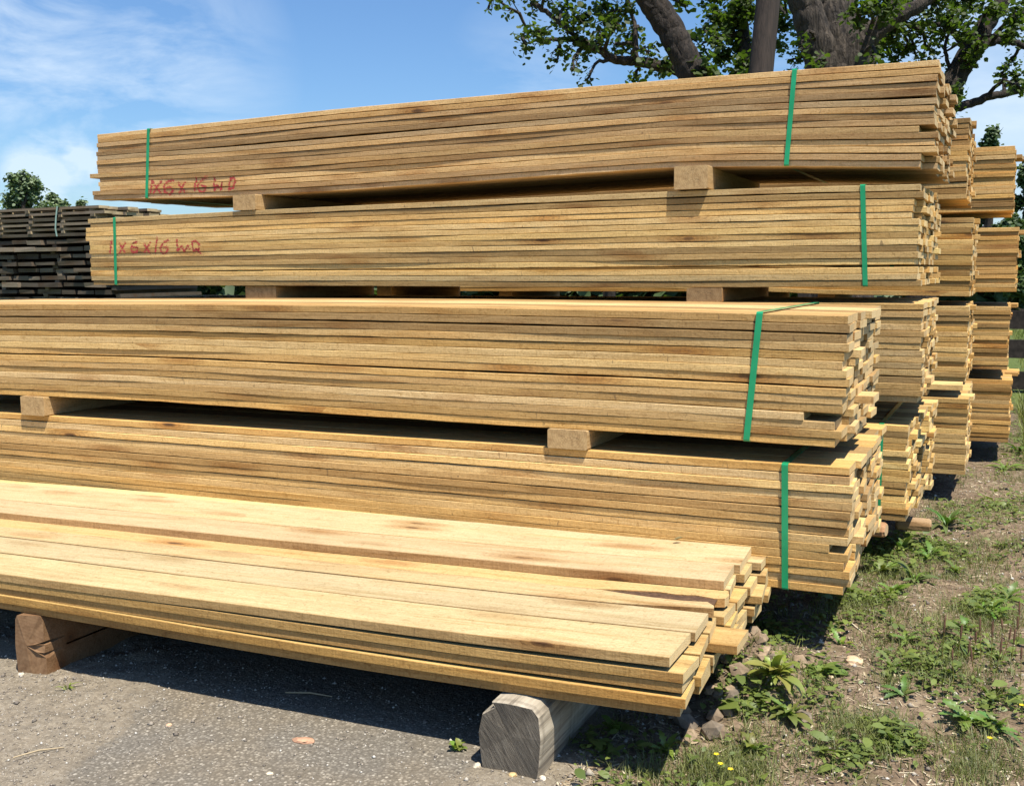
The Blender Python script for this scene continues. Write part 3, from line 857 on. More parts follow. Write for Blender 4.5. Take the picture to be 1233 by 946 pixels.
GP = 'loose planks of the low front stack'
PL = 5.0
r5 = random.Random(77)
notes = {(4, 0): 'wide pale top plank along the front edge of the low stack',
         (4, 1): 'pale top plank just behind the front edge one, clean square end, low stack',
         (4, 2): 'narrow top plank beside the ragged crack, lying right of it, low stack',
         (4, 3): 'orange tinged wavy edged plank with the ragged crack at its right end',
         (2, 2): 'plank stub sticking out farthest at the right end of the low stack',
         (0, 0): 'bottom plank on the front edge of the low stack, resting on the grey log'}
pos = {}
for k in range(5):
    y = 0.0
    ws = lay_w[k]; s = 1.09 / sum(ws)
    for c, w in enumerate(ws):
        w *= s
        gap = r5.uniform(.009, .015)
        fo = {(0, 0): .010, (1, 0): .0, (2, 0): .008, (3, 0): .002, (4, 0): 0.0}.get((k, c), 0.0)
        sag = r5.uniform(-.0006, .0006)
        sh = {0: 0, 1: .0, 2: .15, 3: .25, 4: .4}[k]

        def zf(x, k=k):
            X = x + PX; tot = ptf(X) - pbf(X); th = np.minimum(0.0275, tot / 5 - .0003)
            ex = (tot - th * 5)
            return pbf(X) + th * k + ex * [0.0, 0.03, .45, .5, 1.0][k]
        th = 0.0262 if k < 4 else 0.0272
        x0 = lay_x[k][c]
        lab = notes.get((k, c), '%s layer plank, %s, in the low front stack' % (ord5[k], from_front[c]))
        mats = [M_PALE, M_END, M_EDGE_SHADED]
        col = tone(PALE, (1, 1, 1) if k == 4 else (.98, .90, .72), .06)
        if (k, c) == (4, 3):
            n = 26; xs_ = np.linspace(-PL, 0, n)
            fr = [(x, 0.004 * math.sin(x * 7) + 0.002 * math.sin(x * 23)) for x in xs_]
            # ragged opening near the end
            fr = fr[:-3] + [(-.40, .002), (-.34, .014), (-.26, .024), (-.20, .030), (-.15, .022), (-.09, .032), (-.03, .016), (0.0, .024)]
            bk = [(0.006, w * .5), (-.004, w * .85), (-.03, w + .004), (-.12, w - gap)] + [(x, w - gap) for x in np.linspace(-.5, -PL, 8)]
            me = outlined_plank('cracked_plank', fr + bk, zf, th, mats); col = (.60, .40, .18)
        elif (k, c) == (4, 2):
            n = 20; xs_ = np.linspace(-PL, -.45, n)
            fr = [(x, 0.0) for x in np.linspace(-PL, -.3, 15)] + [(-.2, .008), (-.12, .02), (-.06, .03), (0, .038)]
            bk = [(-.005, w * .55), (-.03, w - .024), (-.10, w - .034), (-.2, w - .030), (-.3, w - .016), (-.36, w - .002)] + [(x, w - .001 + 0.004 * math.sin(x * 7)) for x in np.linspace(-.5, -PL, 24)]
            me = outlined_plank('waney_plank', fr + bk, zf, th, mats)
        else:
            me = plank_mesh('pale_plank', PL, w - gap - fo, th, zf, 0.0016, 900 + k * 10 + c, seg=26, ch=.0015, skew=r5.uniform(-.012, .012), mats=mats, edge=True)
        p = rotm @ Vector((x0, y + fo, 0))
        o = obj('plank', me, None, (PX + p.x, PYF + p.y, 0), col); o.rotation_euler = (0, 0, PY)
        tag(o, lab, 'plank', GP)
        if (k, c) == (4, 3):
            sv = []; sf = []
            ctr_ = [(-.52, .001, .001), (-.42, .001, .004), (-.34, -.006, .016), (-.24, -.006, .036), (-.14, -.004, .038), (-.06, -.002, .036), (-.02, -.002, .026)]
            for (sx_, sy_, sw_) in ctr_:
                zt_ = float(zf(sx_)) + th - .0045
                sv += [(sx_, sy_ - sw_, zt_), (sx_, sy_, zt_ + .003), (sx_, sy_ + sw_, zt_ + .001)]
            for q in range(len(ctr_) - 1):
                sf += [(q * 3, q * 3 + 3, q * 3 + 4, q * 3 + 1), (q * 3 + 1, q * 3 + 4, q * 3 + 5, q * 3 + 2)]
            obj('bark_seam', mesh_from('bark_seam', sv, sf, [M_SEAM]), o)
        y += w
# three more on top at the back
for c, (y0, w, x0, L_, lab) in enumerate([(.600, .192, .008, 5.0, 'front plank of the raised back course, low stack, its sawn edge brown'),
                                           (.797, .285, .022, 5.0, 'broadest pale plank of the low stack, a curled leaf lying on it')]):
    def zf(x):
        X = x + PX; return ptf(X) + .0008
    me = plank_mesh('pale_plank', L_, w, .0285, zf, .0016, 990 + c, seg=26, mats=[M_PALE, M_END, M_EDGE_SHADED], skew=-.004, edge=True)
    p = rotm @ Vector((x0, y0, 0))
    o = obj('plank', me, None, (PX + p.x, PYF + p.y, 0), [(.54, .41, .245), (.58, .45, .265)][c]); o.rotation_euler = (0, 0, PY)
    tag(o, lab, 'plank', GP)
# slightly askew narrow plank at the far back left, resting on the course below
me = plank_mesh('pale_plank', 4.0, .07, .0262, lambda x: ptf(x + PX - 1.2) + .0008, .0016, 995, seg=20, mats=[M_PALE, M_END])
p = rotm @ Vector((-1.2, 1.088, 0))
o = obj('plank', me, None, (PX + p.x, PYF + p.y, 0), (.70, .55, .27)); o.rotation_euler = (0, 0, PY + .008)
tag(o, 'narrow yellow plank along the back left edge of the low stack', 'plank', GP)
# curled dead leaf on the broad plank
lp = at_z(817, 651, zc(-.940) + .002)
vs = []; fs = []
for i in range(6):
    for j in range(3):
        u = i / 5; vv = (j - 1)
        wd = 0.009 * math.sin(math.pi * (0.1 + u * 0.85))
        vs.append((u * .032 - .016, vv * wd, .002 + abs(vv) * .006 * math.sin(math.pi * u) + .008 * u * u))
for i in range(5):
    for j in range(2):
        a = i * 3 + j; fs.append((a, a + 3, a + 4, a + 1))
o = obj('dead_leaf', mesh_from('dead_leaf', vs, fs, [simple_mat('dry_leaf', (.20, .16, .07), .7, .3, 90)], smooth=True), None, (lp.x, lp.y, lp.z + .003))
o.rotation_euler = (0, 0, .5)
tag(o, 'small curled dry leaf lying on the broad back plank of the low stack', 'leaf')


# ------------------------------------------------------------------ supports of the low stack
def log_support():
    # squared-off weathered log; rounded crown, flat sides; runs back from the camera
    x0, x1, h = -1.222, -1.045, float(pbf(-1.13)) - .001
    w = x1 - x0
    base = -0.03
    prof = [(0.012, base), (w - .012, base - .01), (w + .002, .03), (w + .004, h * .55), (w - .004, h * .86), (w - .022, h * .965), (w * .66, h * .998), (w * .45, h), (w * .2, h * .965), (.045, h * .90), (.012, h * .78), (-.004, h * .5), (-.002, .04)]
    n = len(prof); seg = 10; L = 1.15
    vs = []; fs = []; fm = []
    r = random.Random(4)
    jit = [(r.uniform(-.003, .003), r.uniform(-.003, .003)) for _ in prof]
    ys_ = [0.0, .006] + [L * i / seg for i in range(1, seg + 1)]
    for i, yy in enumerate(ys_):
        for j, (a, b) in enumerate(prof):
            sc = .975 if i == 0 else 1.0
            aa = (a - w / 2) * sc + w / 2; bb = (b - h / 2) * sc + h / 2
            yj = (0.012 * math.sin(j * 1.7) if i == 0 else 0)
            vs.append((aa + jit[j][0] * (1 + .3 * math.sin(i)), yy + yj * .4, min(bb + jit[j][1] * .3 * (b < h * .95), h)))
    m = len(ys_)
    for i in range(m - 1):
        for j in range(n):
            a = i * n + j; b = i * n + (j + 1) % n
            fs.append((a, b, b + n, a + n)); fm.append(1)
    ci = len(vs); vs.append((w * .5, .006, h * .5))
    for j in range(n):
        fs.append((j, ci, (j + 1) % n)); fm.append(0)
    fs.append(tuple((m - 1) * n + j for j in range(n))); fm.append(0)
    o = obj('log', mesh_from('log', vs, fs, [M_LOGEND, M_LOGSIDE], fm), None, (x0, 2.392, 0))
    o.rotation_euler = (0, 0, .02)
    tag(o, 'grey weathered squared log with cracked dark end under the right of the low stack', 'log')


log_support()


def left_block():
    x0, x1 = -2.935, -2.84
    h = float(pbf(-2.9)) - .001; w = x1 - x0
    # end outline with chewed notches down the right side
    prof = [(0, -.02), (w * .62, -.035), (w, -.02), (w, h * .27), (w * .66, h * .40), (w * .97, h * .37), (w * .97, h * .50), (w * .62, h * .53), (w * .95, h * .56), (w * .96, h * .90), (w * .9, h * 1.0), (w * .1, h), (0, h * .93), (-.004, h * .5)]
    n = len(prof); vs = []; fs = []; fm = []
    ys_ = [0, .05, .12, .5, 1.05]
    for i, yy in enumerate(ys_):
        for j, (a, b) in enumerate(prof):
            k = 1 if i == 0 else 0
            aa = a; fy_ = 0.035 * max(0.0, (a / w - .45) / .55) if i == 0 else 0.0
            if 3 <= j <= 8: aa = a + (w - a) * (.35 if i == 0 else (.6 if i == 1 else 1.0))
            vs.append((aa, yy + fy_ + (0.002 * math.sin(j * 2.3) if i == 0 else 0), b))
    for i in range(len(ys_) - 1):
        for j in range(n):
            a = i * n + j; b = i * n + (j + 1) % n
            fs.append((a, b, b + n, a + n)); fm.append(0)
    ci = len(vs); vs.append((w * .40, 0.004, h * .5))
    for j in range(n): fs.append((j, ci, (j + 1) % n)); fm.append(1)
    fs.append(tuple((len(ys_) - 1) * n + j for j in range(n))); fm.append(1)
    o = obj('support_block', mesh_from('support_block', vs, fs, [M_WOOD, M_BLKEND], fm), None, (x0, 2.345, 0), (.22, .13, .07))
    tag(o, 'brown timber block with notched end under the left of the low stack', 'timber block')


left_block()

# off-cuts by the ends of the near and second rows
def round_piece(name, loc, L, r_, color, rz, label, mats=None):
    n = 10; vs = []; fs = []; fm = []
    ys_ = [0, .01, L * .5, L - .01, L]; sc = [.8, 1, 1.05, 1, .8]
    for i, yy in enumerate(ys_):
        for j in range(n):
            a = j / n * 6.283
            vs.append((yy, r_ * sc[i] * math.cos(a) * (1 + .1 * math.sin(3 * a + i)), r_ * .72 * sc[i] * math.sin(a)))
    for i in range(4):
        for j in range(n):
            a = i * n + j; b = i * n + (j + 1) % n
            fs.append((a, b, b + n, a + n)); fm.append(0)
    fs.append(tuple(range(n))); fm.append(1); fs.append(tuple(4 * n + j for j in reversed(range(n)))); fm.append(1)
    o = obj(name, mesh_from(name, vs, fs, mats or [M_WOOD, M_END], fm), None, loc, color); o.rotation_euler = (0, 0, rz)
    return tag(o, label, 'wood offcut')


p = at_y(1052, 634, 4.72)
round_piece('log_offcut', (p.x - .30, 4.72, p.z - .0), .36, .045, (.42, .24, .13), -.12, 'short reddish round offcut poking out between the first and second rows')
p = at_y(1104, 628, 5.15)
round_piece('log_offcut', (p.x - .10, 5.22, p.z - .03), .16, .042, (.40, .28, .17), .1, 'tan rounded offcut on the dirt under the second row right end')
# ------------------------------------------------------------------ background: weathered stickered stack at left
def bg_box(x0, x1, y0, y1, z0, z1, r):
    j = lambda: r.uniform(-.006, .006)
    vs = [(x0 + j(), y0 + j(), z0), (x1 + j(), y0 + j(), z0 + j()), (x1 + j(), y1, z0), (x0, y1, z0), (x0 + j(), y0 + j(), z1 + j()), (x1 + j(), y0, z1), (x1, y1 + j(), z1), (x0, y1, z1 + j())]
    fs = [(0, 1, 5, 4), (1, 2, 6, 5), (2, 3, 7, 6), (3, 0, 4, 7), (4, 5, 6, 7), (3, 2, 1, 0)]
    return vs, fs, [0, 1, 0, 1, 0, 0]


GREY = [(.15, .12, .092), (.18, .145, .11), (.12, .096, .072), (.20, .165, .125), (.14, .11, .08)]
DARK = [(.10, .08, .062), (.13, .105, .08), (.08, .064, .05), (.17, .14, .108), (.24, .195, .15)]
rb = random.Random(9)
XL = -11.13 - 2.4; XR = -10.45
top0 = zc(.885)
st = empty('weathered_lumber_pack', (XR, 10, top0 - .40), 'grey weathered plank pack with spacers between its layers, far left behind', 'lumber pack')
for k in range(6):
    z1 = .40 - k * .068
    for c in range(6):
        L0 = XL + rb.uniform(-.3, .1) - XR - 3.2; L1_ = rb.uniform(-.12, .1)
        v, f, fm = bg_box(L0, L1_, c * .2, c * .2 + rb.uniform(.17, .195), z1 - .040 + (.006 * rb.random()), z1, rb)
        obj('plank', mesh_from('grey_plank', v, f, [M_GREYWOOD, M_END], fm), st, (0, 0, 0), tone(GREY, (1, 1, 1), .15))
    if k < 5:
        for q in range(11):
            xx = -.15 - q * .57 + rb.uniform(-.03, .03)
            v, f, fm = bg_box(xx - .03, xx + .03, -.01 + rb.uniform(-.01, .02), 1.2, z1 - .068, z1 - .03, rb)
            obj('sticker', mesh_from('sticker', v, f, [M_GREYWOOD, M_END], fm), st, (0, 0, 0), tone(GREY, (1.1, 1.1, 1.1), .1))
# thin pale band round it
xx = at_y(66, 270, 9.97).x - XR
vs = [(xx + .05, -.03, .41), (xx + .075, -.03, .41), (xx - .0, -.035, .12), (xx + .025, -.035, .12), (xx + .02, -.035, .26), (xx + .045, -.035, .26), (xx + .05, 1.25, .41), (xx + .075, 1.25, .41), (xx + .02, -.036, .02), (xx + .045, -.036, .02)]
fs = [(0, 1, 5, 4), (4, 5, 3, 2), (6, 7, 1, 0), (2, 3, 9, 8)]
o = obj('strap', mesh_from('pale_strap', vs, fs, [simple_mat('pale_strap', (.30, .42, .36), .4, .2)]), st)
o.modifiers.new('thickness', 'SOLIDIFY').thickness = .002

st2 = empty('slab_pile', (XR, 10, 0), 'dark pile of rough slabs with broken edges below the weathered pack, far left', 'lumber pile')
zt = top0 - .40
nl = int(zt / .092)
for k in range(nl):
    z1 = zt - .02 - k * (zt - .02) / nl
    x = rb.uniform(-.2, .25) if k else .1
    while x > XL - XR - 3.0:
        w = rb.uniform(.16, .46)
        yo = rb.uniform(-.05, .06)
        v, f, fm = bg_box(x - w, x, yo, yo + 1.6, z1 - rb.uniform(.045, .062), z1 + rb.uniform(-.008, .008), rb)
        obj('slab', mesh_from('slab', v, f, [M_GREYWOOD, M_GREYWOOD], fm), st2, (0, 0, 0), tone(DARK, (1, 1, 1), .2))
        x -= w + rb.uniform(.015, .06)
    if k:
        for q in range(7):
            xx = .0 - q * .95 + rb.uniform(-.2, .2)
            v, f, fm = bg_box(xx - .04, xx + .04, .04, 1.55, z1, z1 + .045, rb)
            obj('sticker', mesh_from('sticker', v, f, [M_GREYWOOD, M_GREYWOOD], fm), st2, (0, 0, 0), tone(DARK, (1, 1, 1), .2))

# ------------------------------------------------------------------ fence, far right
fe = empty('rail_fence', (1.0, 12.6, -.02), 'dark rail fence behind the farthest row at the right edge', 'fence')
rails = [(385, 'upper'), (420, 'mid'), (458, 'low')]
for q, (py, nm) in enumerate(rails):
    z = at_y(1226, py, 12.6).z
    hh = .10
    v, f, fm = bg_box(-6.5, 9, -.02, .025, z + .02 - hh, z + .02 + hh, random.Random(q))
    obj('rail', mesh_from('rail', v, f, [M_FENCE, M_FENCE], fm), fe)
for q in range(6):
    xx = -5.6 + q * 2.45
    v, f, fm = bg_box(xx, xx + .13, .03, .16, -.2, 1.25, random.Random(q + 9))
    obj('post', mesh_from('post', v, f, [M_FENCE, M_FENCE], fm), fe)


# ------------------------------------------------------------------ trees
def tube(vs, fs, pts, rads, n=7, rr=None, rough=0.0):
    base = len(vs); up_ = Vector((0.31, 0.17, 0.93))
    for i, (p, r) in enumerate(zip(pts, rads)):
        a = pts[max(0, i - 1)]; b = pts[min(len(pts) - 1, i + 1)]
        d = (b - a).normalized() if (b - a).length > 1e-6 else Vector((0, 0, 1))
        u = d.cross(Vector((0, 1, 0.05))).normalized(); v = d.cross(u).normalized()
        for j in range(n):
            th = j / n * 2 * math.pi
            q = r * (1 + (rr.uniform(-rough, rough) if rr else 0))
            vs.append(p + u * math.cos(th) * q + v * math.sin(th) * q)
    for i in range(len(pts) - 1):
        for j in range(n):
            a = base + i * n + j; b = base + i * n + (j + 1) % n
            fs.append((a, b, b + n, a + n))
    fs.append(tuple(base + (len(pts) - 1) * n + j for j in range(n)))


def smooth_path(ctrl, sub=5, jit=0.0, rr=None):
    """Catmull-Rom through (pos, radius)"""
    P = [c[0] for c in ctrl]; R = [c[1] for c in ctrl]
    out = []; rad = []
    n = len(P)
    for i in range(n - 1):
        p0 = P[max(0, i - 1)]; p1 = P[i]; p2 = P[i + 1]; p3 = P[min(n - 1, i + 2)]
        for s in range(sub):
            u = s / sub
            q = 0.5 * ((2 * p1) + (-p0 + p2) * u + (2 * p0 - 5 * p1 + 4 * p2 - p3) * u * u + (-p0 + 3 * p1 - 3 * p2 + p3) * u ** 3)
            if rr: q = q + Vector((rr.uniform(-jit, jit), rr.uniform(-jit, jit), rr.uniform(-jit, jit)))
            out.append(q); rad.append(R[i] * (1 - u) + R[i + 1] * u)
    out.append(P[-1]); rad.append(R[-1])
    return out, rad


def leaf_cloud(centers, size, rs, droop=0.5):
    """maple-like leaves: a folded five point blade of 4 faces each"""
    n = len(centers); C = np.array([tuple(c) for c in centers])
    a = rs.uniform(0, 2 * np.pi, n)
    d = np.stack([np.cos(a), np.sin(a), rs.uniform(-1.3, .25, n) * droop * 1.6], 1); d /= np.linalg.norm(d, axis=1)[:, None]
    s = np.cross(d, np.stack([rs.normal(0, .5, n), rs.normal(0, .5, n), np.ones(n)], 1)); s /= np.linalg.norm(s, axis=1)[:, None]
    nn = np.cross(s, d)
    sz = size * rs.uniform(.55, 1.25, n)[:, None]
    shape = [(0, 0, 0), (.25, .42, .10), (.62, .50, .02), (1.05, 0, -.14), (.62, -.50, .02), (.25, -.42, .10), (.5, 0, 0)]
    vs = np.zeros((n, 7, 3))
    for i, (l, w, h) in enumerate(shape):
        vs[:, i] = C + d * sz * l + s * sz * w + nn * sz * h
    base = (np.arange(n) * 7)[:, None]
    tri = np.array([(0, 6, 1), (1, 6, 2), (2, 6, 3), (3, 6, 4), (4, 6, 5), (5, 6, 0)])
    fs = (base[:, None, :] + tri[None]).reshape(-1, 3)
    return vs.reshape(-1, 3), fs


def make_tree(name, label, limbs, clumps, leaf_size, seed, bark, cat='tree', group=None, leafm=None, twig_r=.012, base_xy=None, leaf_gap=1.0):
    """limbs: list of control lists; first is the trunk. clumps: (centre, radius, leaves)"""
    rr = random.Random(seed); rs = np.random.RandomState(seed)
    b0 = limbs[0][0][0]
    root = empty(name, (b0.x, b0.y, 0), label, cat, group)
    org = Vector((b0.x, b0.y, 0))
    nodes = []
    vs = []; fs = []
    for li, ctrl in enumerate(limbs):
        pts, rads = smooth_path(ctrl, 6, .012, rr)
        big = rads[0] > .12
        v2 = []; f2 = []
        if big:
            pts2, rads2 = smooth_path(list(zip(pts, rads)), 5)
            tube(v2, f2, [p - org for p in pts2], rads2, 36)
            A = np.array([tuple(v_) for v_ in v2]); nn_ = 36; k_ = len(pts2)
            C_ = np.repeat(np.array([tuple(p - org) for p in pts2]), nn_, 0)
            th_ = np.tile(np.arange(nn_), k_) / nn_ * 2 * np.pi
            hgt_ = np.repeat(np.arange(k_), nn_) * .05
            rid = np.abs(fbm(np.cos(th_) * 4.5 + 9 + seed, np.sin(th_) * 4.5 + hgt_ * 1.2, 3, seed)) + .6 * np.abs(fbm(th_ * 7, hgt_ * 3.1, 2, seed + 3)) * (np.abs(th_ - 3.14) < 2.9)
            A = C_ + (A - C_) * (1.04 - .20 * rid + .16 * fbm(np.cos(th_) * 1.3, np.sin(th_) * 1.3 + hgt_ * .5, 2, seed + 7))[:, None]
            v2 = [tuple(a_) for a_ in A]
        else:
            tube(v2, f2, [p - org for p in pts], rads, 10, rr, .05)
        nm = 'trunk' if li == 0 else 'limb'
        obj(nm, mesh_from(nm, v2, f2, [bark], smooth=True), root)
        nodes += [(p, r) for p, r in zip(pts, rads)][2:]
    tv = []; tf = []; leaves = []
    for (c, rad, nl) in clumps:
        near = sorted(nodes, key=lambda q: (q[0] - c).length)[:6]
        start, r0_ = rr.choice(near[:3])
        # a branch to the clump, then twigs through it
        mid = start.lerp(c, .5) + Vector((rr.uniform(-.2, .2), rr.uniform(-.2, .2), rr.uniform(0, .25))) * min(1, (c - start).length)
        pts, rads = smooth_path([(start, min(r0_ * .6, twig_r * 2.6)), (mid, twig_r * 1.8), (c, twig_r)], 4, .02, rr)
        tube(tv, tf, [p - org for p in pts], rads, 5)
        nt = max(5, int(nl / 22))
        for q in range(nt):
            s0 = pts[rr.randint(len(pts) // 2, len(pts) - 1)]
            off = Vector((rr.gauss(0, 1), rr.gauss(0, 1), rr.gauss(0, 1)))
            off = off.normalized() * rad * rr.uniform(.45, 1.05)
            end = c + off + Vector((0, 0, -rad * .15))
            m2 = s0.lerp(end, .5) + Vector((0, 0, rad * rr.uniform(.0, .25)))
            tp, tr = smooth_path([(s0, twig_r * .7), (m2, twig_r * .45), (end, twig_r * .18)], 4, .015, rr)
            tube(tv, tf, [p - org for p in tp], tr, 4)
            k = int(nl / nt)
            for _ in range(k):
                u = rr.uniform(.25, 1.0); i = min(len(tp) - 2, int(u * (len(tp) - 1)))
                p = tp[i].lerp(tp[i + 1], rr.random())
                leaves.append(p - org + Vector((rr.gauss(0, .055), rr.gauss(0, .055), rr.gauss(0, .05))) * leaf_gap)
    obj('twigs', mesh_from('twigs', tv, tf, [bark], smooth=True), root, kind='stuff')
    lv, lf = leaf_cloud(leaves, leaf_size, rs)
    obj('crown', mesh_from('crown', lv, lf, [leafm or M_LEAF]), root, kind='stuff')
    return root


D1 = 12.6
AD = at_depth


def G(px, D=D1, z=-.1, py=420):
    p = AD(px, py, D); return Vector((p.x, p.y, z))


def V3(px, py, D): return AD(px, py, D)


def clumps_from(rows, seed, spread=.35):
    rr = random.Random(seed); out = []
    for (px, py, D, rpx, nl) in rows:
        c = AD(px, py, D + rr.uniform(-spread, spread) * 2)
        out.append((c, rpx * D / F_PX, nl))
    return out


# big forked maple behind the rows
m_limbs = [
    [(G(1010), .46), (V3(1010, 200, D1), .40), (V3(1008, 110, D1), .36), (V3(1008, 60, D1), .35), (V3(1004, 20, D1), .28), (V3(1010, -40, D1), .22), (V3(1000, -140, D1), .14)],
    [(V3(995, 95, D1 - .1), .22), (V3(985, 55, D1 - .15), .20), (V3(968, 0, D1 - .2), .17), (V3(950, -60, D1 - .2), .12), (V3(930, -150, D1 - .2), .05)],
    [(V3(1020, 95, D1 - .2), .21), (V3(1040, 50, D1 - .3), .15), (V3(1066, 28, D1 - .4), .11), (V3(1100, 10, D1 - .5), .08), (V3(1150, -20, D1 - .5), .04)],
    [(V3(1025, 80, D1 + .2), .2), (V3(1052, 50, D1 + .3), .14), (V3(1075, 25, D1 + .2), .11), (V3(1080, -30, D1 + .2), .08)],
    [(V3(975, 130, D1 + .1), .15), (V3(880, 112, D1 - .1), .10), (V3(815, 84, D1 - .2), .075), (V3(765, 74, D1 - .3), .055), (V3(738, 71, D1 - .3), .05), (V3(700, 49, D1 - .3), .036), (V3(660, 48, D1 - .3), .02), (V3(635, 52, D1 - .3), .012)],
    [(V3(766, 74, D1 - .3), .035), (V3(765, 40, D1 - .3), .028), (V3(758, 5, D1 - .3), .02), (V3(745, -30, D1 - .3), .015)],
    [(V3(700, 50, D1 - .3), .03), (V3(665, 20, D1 - .3), .028), (V3(640, 0, D1 - .3), .03), (V3(600, -60, D1 - .3), .04)],
]
rows = []
for (px, py, rp, nl) in [(650, 38, 24, 260), (632, 60, 14, 90), (672, 22, 22, 260), (700, 22, 26, 340), (728, 18, 22, 260), (690, 52, 20, 220), (672, 72, 13, 90), (712, 62, 16, 110), (690, 84, 8, 50),
                         (745, 30, 16, 170), (760, 45, 16, 190), (752, 12, 18, 170), (740, 55, 12, 90), (783, 62, 13, 120), (805, 80, 14, 120), (765, 93, 8, 60), (706, 96, 8, 50), (790, 82, 12, 80), (755, 60, 8, 50), (722, 44, 14, 90),
                         (598, 0, 14, 90), (640, 5, 12, 60), (588, 12, 7, 35), (618, -18, 16, 90), (660, -15, 30, 260), (720, -25, 40, 400), (780, -50, 40, 300)]:
    rows.append((px, py, D1 - .3, rp, int(nl * .50)))
for (px, py, rp, nl) in [(975, 15, 18, 170), (952, 72, 12, 90), (962, 55, 10, 70), (982, 74, 9, 60), (1035, 18, 24, 340), (1060, 8, 26, 380), (1090, 12, 28, 380), (1078, 40, 18, 200), (1060, 62, 18, 200), (1090, 58, 18, 210),
                         (1110, 35, 20, 240), (1118, 60, 16, 160), (1050, 78, 12, 110), (1078, 72, 12, 110), (1105, 70, 10, 80), (1130, 12, 22, 260), (1015, 5, 22, 200), (1040, -20, 40, 500), (1100, -40, 50, 600), (980, -50, 50, 500), (900, -80, 60, 500), (1000, -140, 70, 700), (1075, -140, 60, 500), (930, -140, 60, 500)]:
    rows.append((px, py, D1 + ((.8 if (px * 7 + py) % 5 < 3 else -.7) if 930 < px < 1075 else .1), rp, int(nl * .62)))
make_tree('maple_tree', 'big forked maple with thick rough trunk, its long limb reaching left over the bundles', m_limbs, clumps_from(rows, 1), .064, 21, M_BARK, group='leafy trees behind the lumber rows')

# leaning stem left of the pole
l_limbs = [[(G(900, 11.6), .20), (V3(868, 170, 11.6), .185), (V3(836, 92, 11.6), .165), (V3(818, 55, 11.6), .155), (V3(800, 22, 11.6), .15), (V3(783, 0, 11.6), .145), (V3(752, -50, 11.6), .12), (V3(700, -150, 11.6), .06)]]
rows = [(845, 68, 12.0, 9, 60), (838, 50, 12.0, 8, 50), (850, 85, 12, 9, 60), (760, -45, 11.6, 30, 250), (720, -100, 11.6, 45, 350), (690, -150, 11.6, 50, 350), (820, 5, 11.9, 8, 30)]
make_tree('leaning_tree', 'smooth bare trunk leaning left between the long limb and the straight pole', l_limbs, clumps_from(rows, 2), .08, 22, M_BARK2, group='leafy trees behind the lumber rows')

# dense tree behind the pole
d_limbs = [[(G(893, 15), .12), (V3(893, 150, 15), .11), (V3(897, 60, 15), .09), (V3(893, 10, 15), .07), (V3(890, -60, 15), .05)],
           [(V3(895, 40, 15), .04), (V3(865, 45, 15), .028), (V3(842, 55, 15), .012)],
           [(V3(897, 70, 15), .05), (V3(930, 40, 15), .035), (V3(948, 20, 15), .02)]]
rows = [(px, py, 15, rp, nl) for (px, py, rp, nl) in [(895, 10, 24, 420), (880, 28, 22, 360), (862, 20, 16, 200), (888, 55, 18, 280), (870, 72, 14, 150), (895, 78, 14, 180), (868, 48, 14, 150), (935, 12, 16, 220), (945, 30, 12, 120), (940, 55, 10, 80), (900, -20, 34, 500), (860, -10, 22, 260), (845, 40, 9, 50), (885, 88, 12, 100), (850, 92, 8, 50), (940, -20, 26, 300)]]
make_tree('dense_tree', 'dense dark green tree directly behind the straight pole', d_limbs, clumps_from(rows, 3), .075, 23, M_BARK2, group='leafy trees behind the lumber rows')

# forked tree at the right
D3 = 13.2
r_limbs = [[(G(1105, D3), .19), (V3(1118, 220, D3), .17), (V3(1135, 130, D3), .15), (V3(1150, 95, D3), .14), (V3(1172, 55, D3), .12), (V3(1190, 25, D3), .11), (V3(1212, -5, D3), .10), (V3(1240, -60, D3), .06)],
           [(V3(1146, 105, D3), .10), (V3(1170, 72, D3), .075), (V3(1188, 52, D3), .06), (V3(1215, 50, D3), .045), (V3(1245, 60, D3), .03)],
           [(V3(1190, 52, D3), .04), (V3(1212, 28, D3), .028), (V3(1235, 14, D3), .02)],
           [(V3(1122, 190, D3), .07), (V3(1140, 138, D3), .06), (V3(1160, 128, D3), .055), (V3(1190, 117, D3), .05), (V3(1225, 110, D3), .045), (V3(1280, 100, D3), .03)],
           [(V3(1168, 62, D3), .05), (V3(1140, 32, D3), .04), (V3(1112, 29, D3), .028), (V3(1090, 30, D3), .015)],
           [(V3(1150, 92, D3), .03), (V3(1138, 62, D3), .022), (V3(1146, 30, D3), .015), (V3(1160, 10, D3), .01)]]
rows = [(px, py, D3 - .2, rp, nl) for (px, py, rp, nl) in [(1150, 20, 20, 240), (1165, 40, 12, 90), (1195, 12, 18, 190), (1220, 20, 20, 200), (1222, 45, 12, 100), (1165, 0, 26, 300), (1215, 75, 9, 60), (1222, 92, 10, 80), (1208, 88, 7, 40), (1228, 105, 7, 40),
                                                            (1165, 72, 11, 100), (1178, 58, 8, 50), (1150, 118, 10, 80), (1155, 108, 8, 50), (1148, 138, 8, 50), (1180, 40, 9, 50), (1135, 48, 10, 70), (1200, -30, 40, 450), (1255, 0, 40, 400), (1260, 60, 24, 200), (1270, 110, 22, 120), (1190, -110, 70, 600), (1290, -70, 70, 500), (1142, 84, 8, 60)]]
make_tree('forked_tree', 'dark forked tree at the right edge with a bare drooping limb', r_limbs, clumps_from(rows, 4), .062, 24, M_BARK2, group='leafy trees behind the lumber rows')

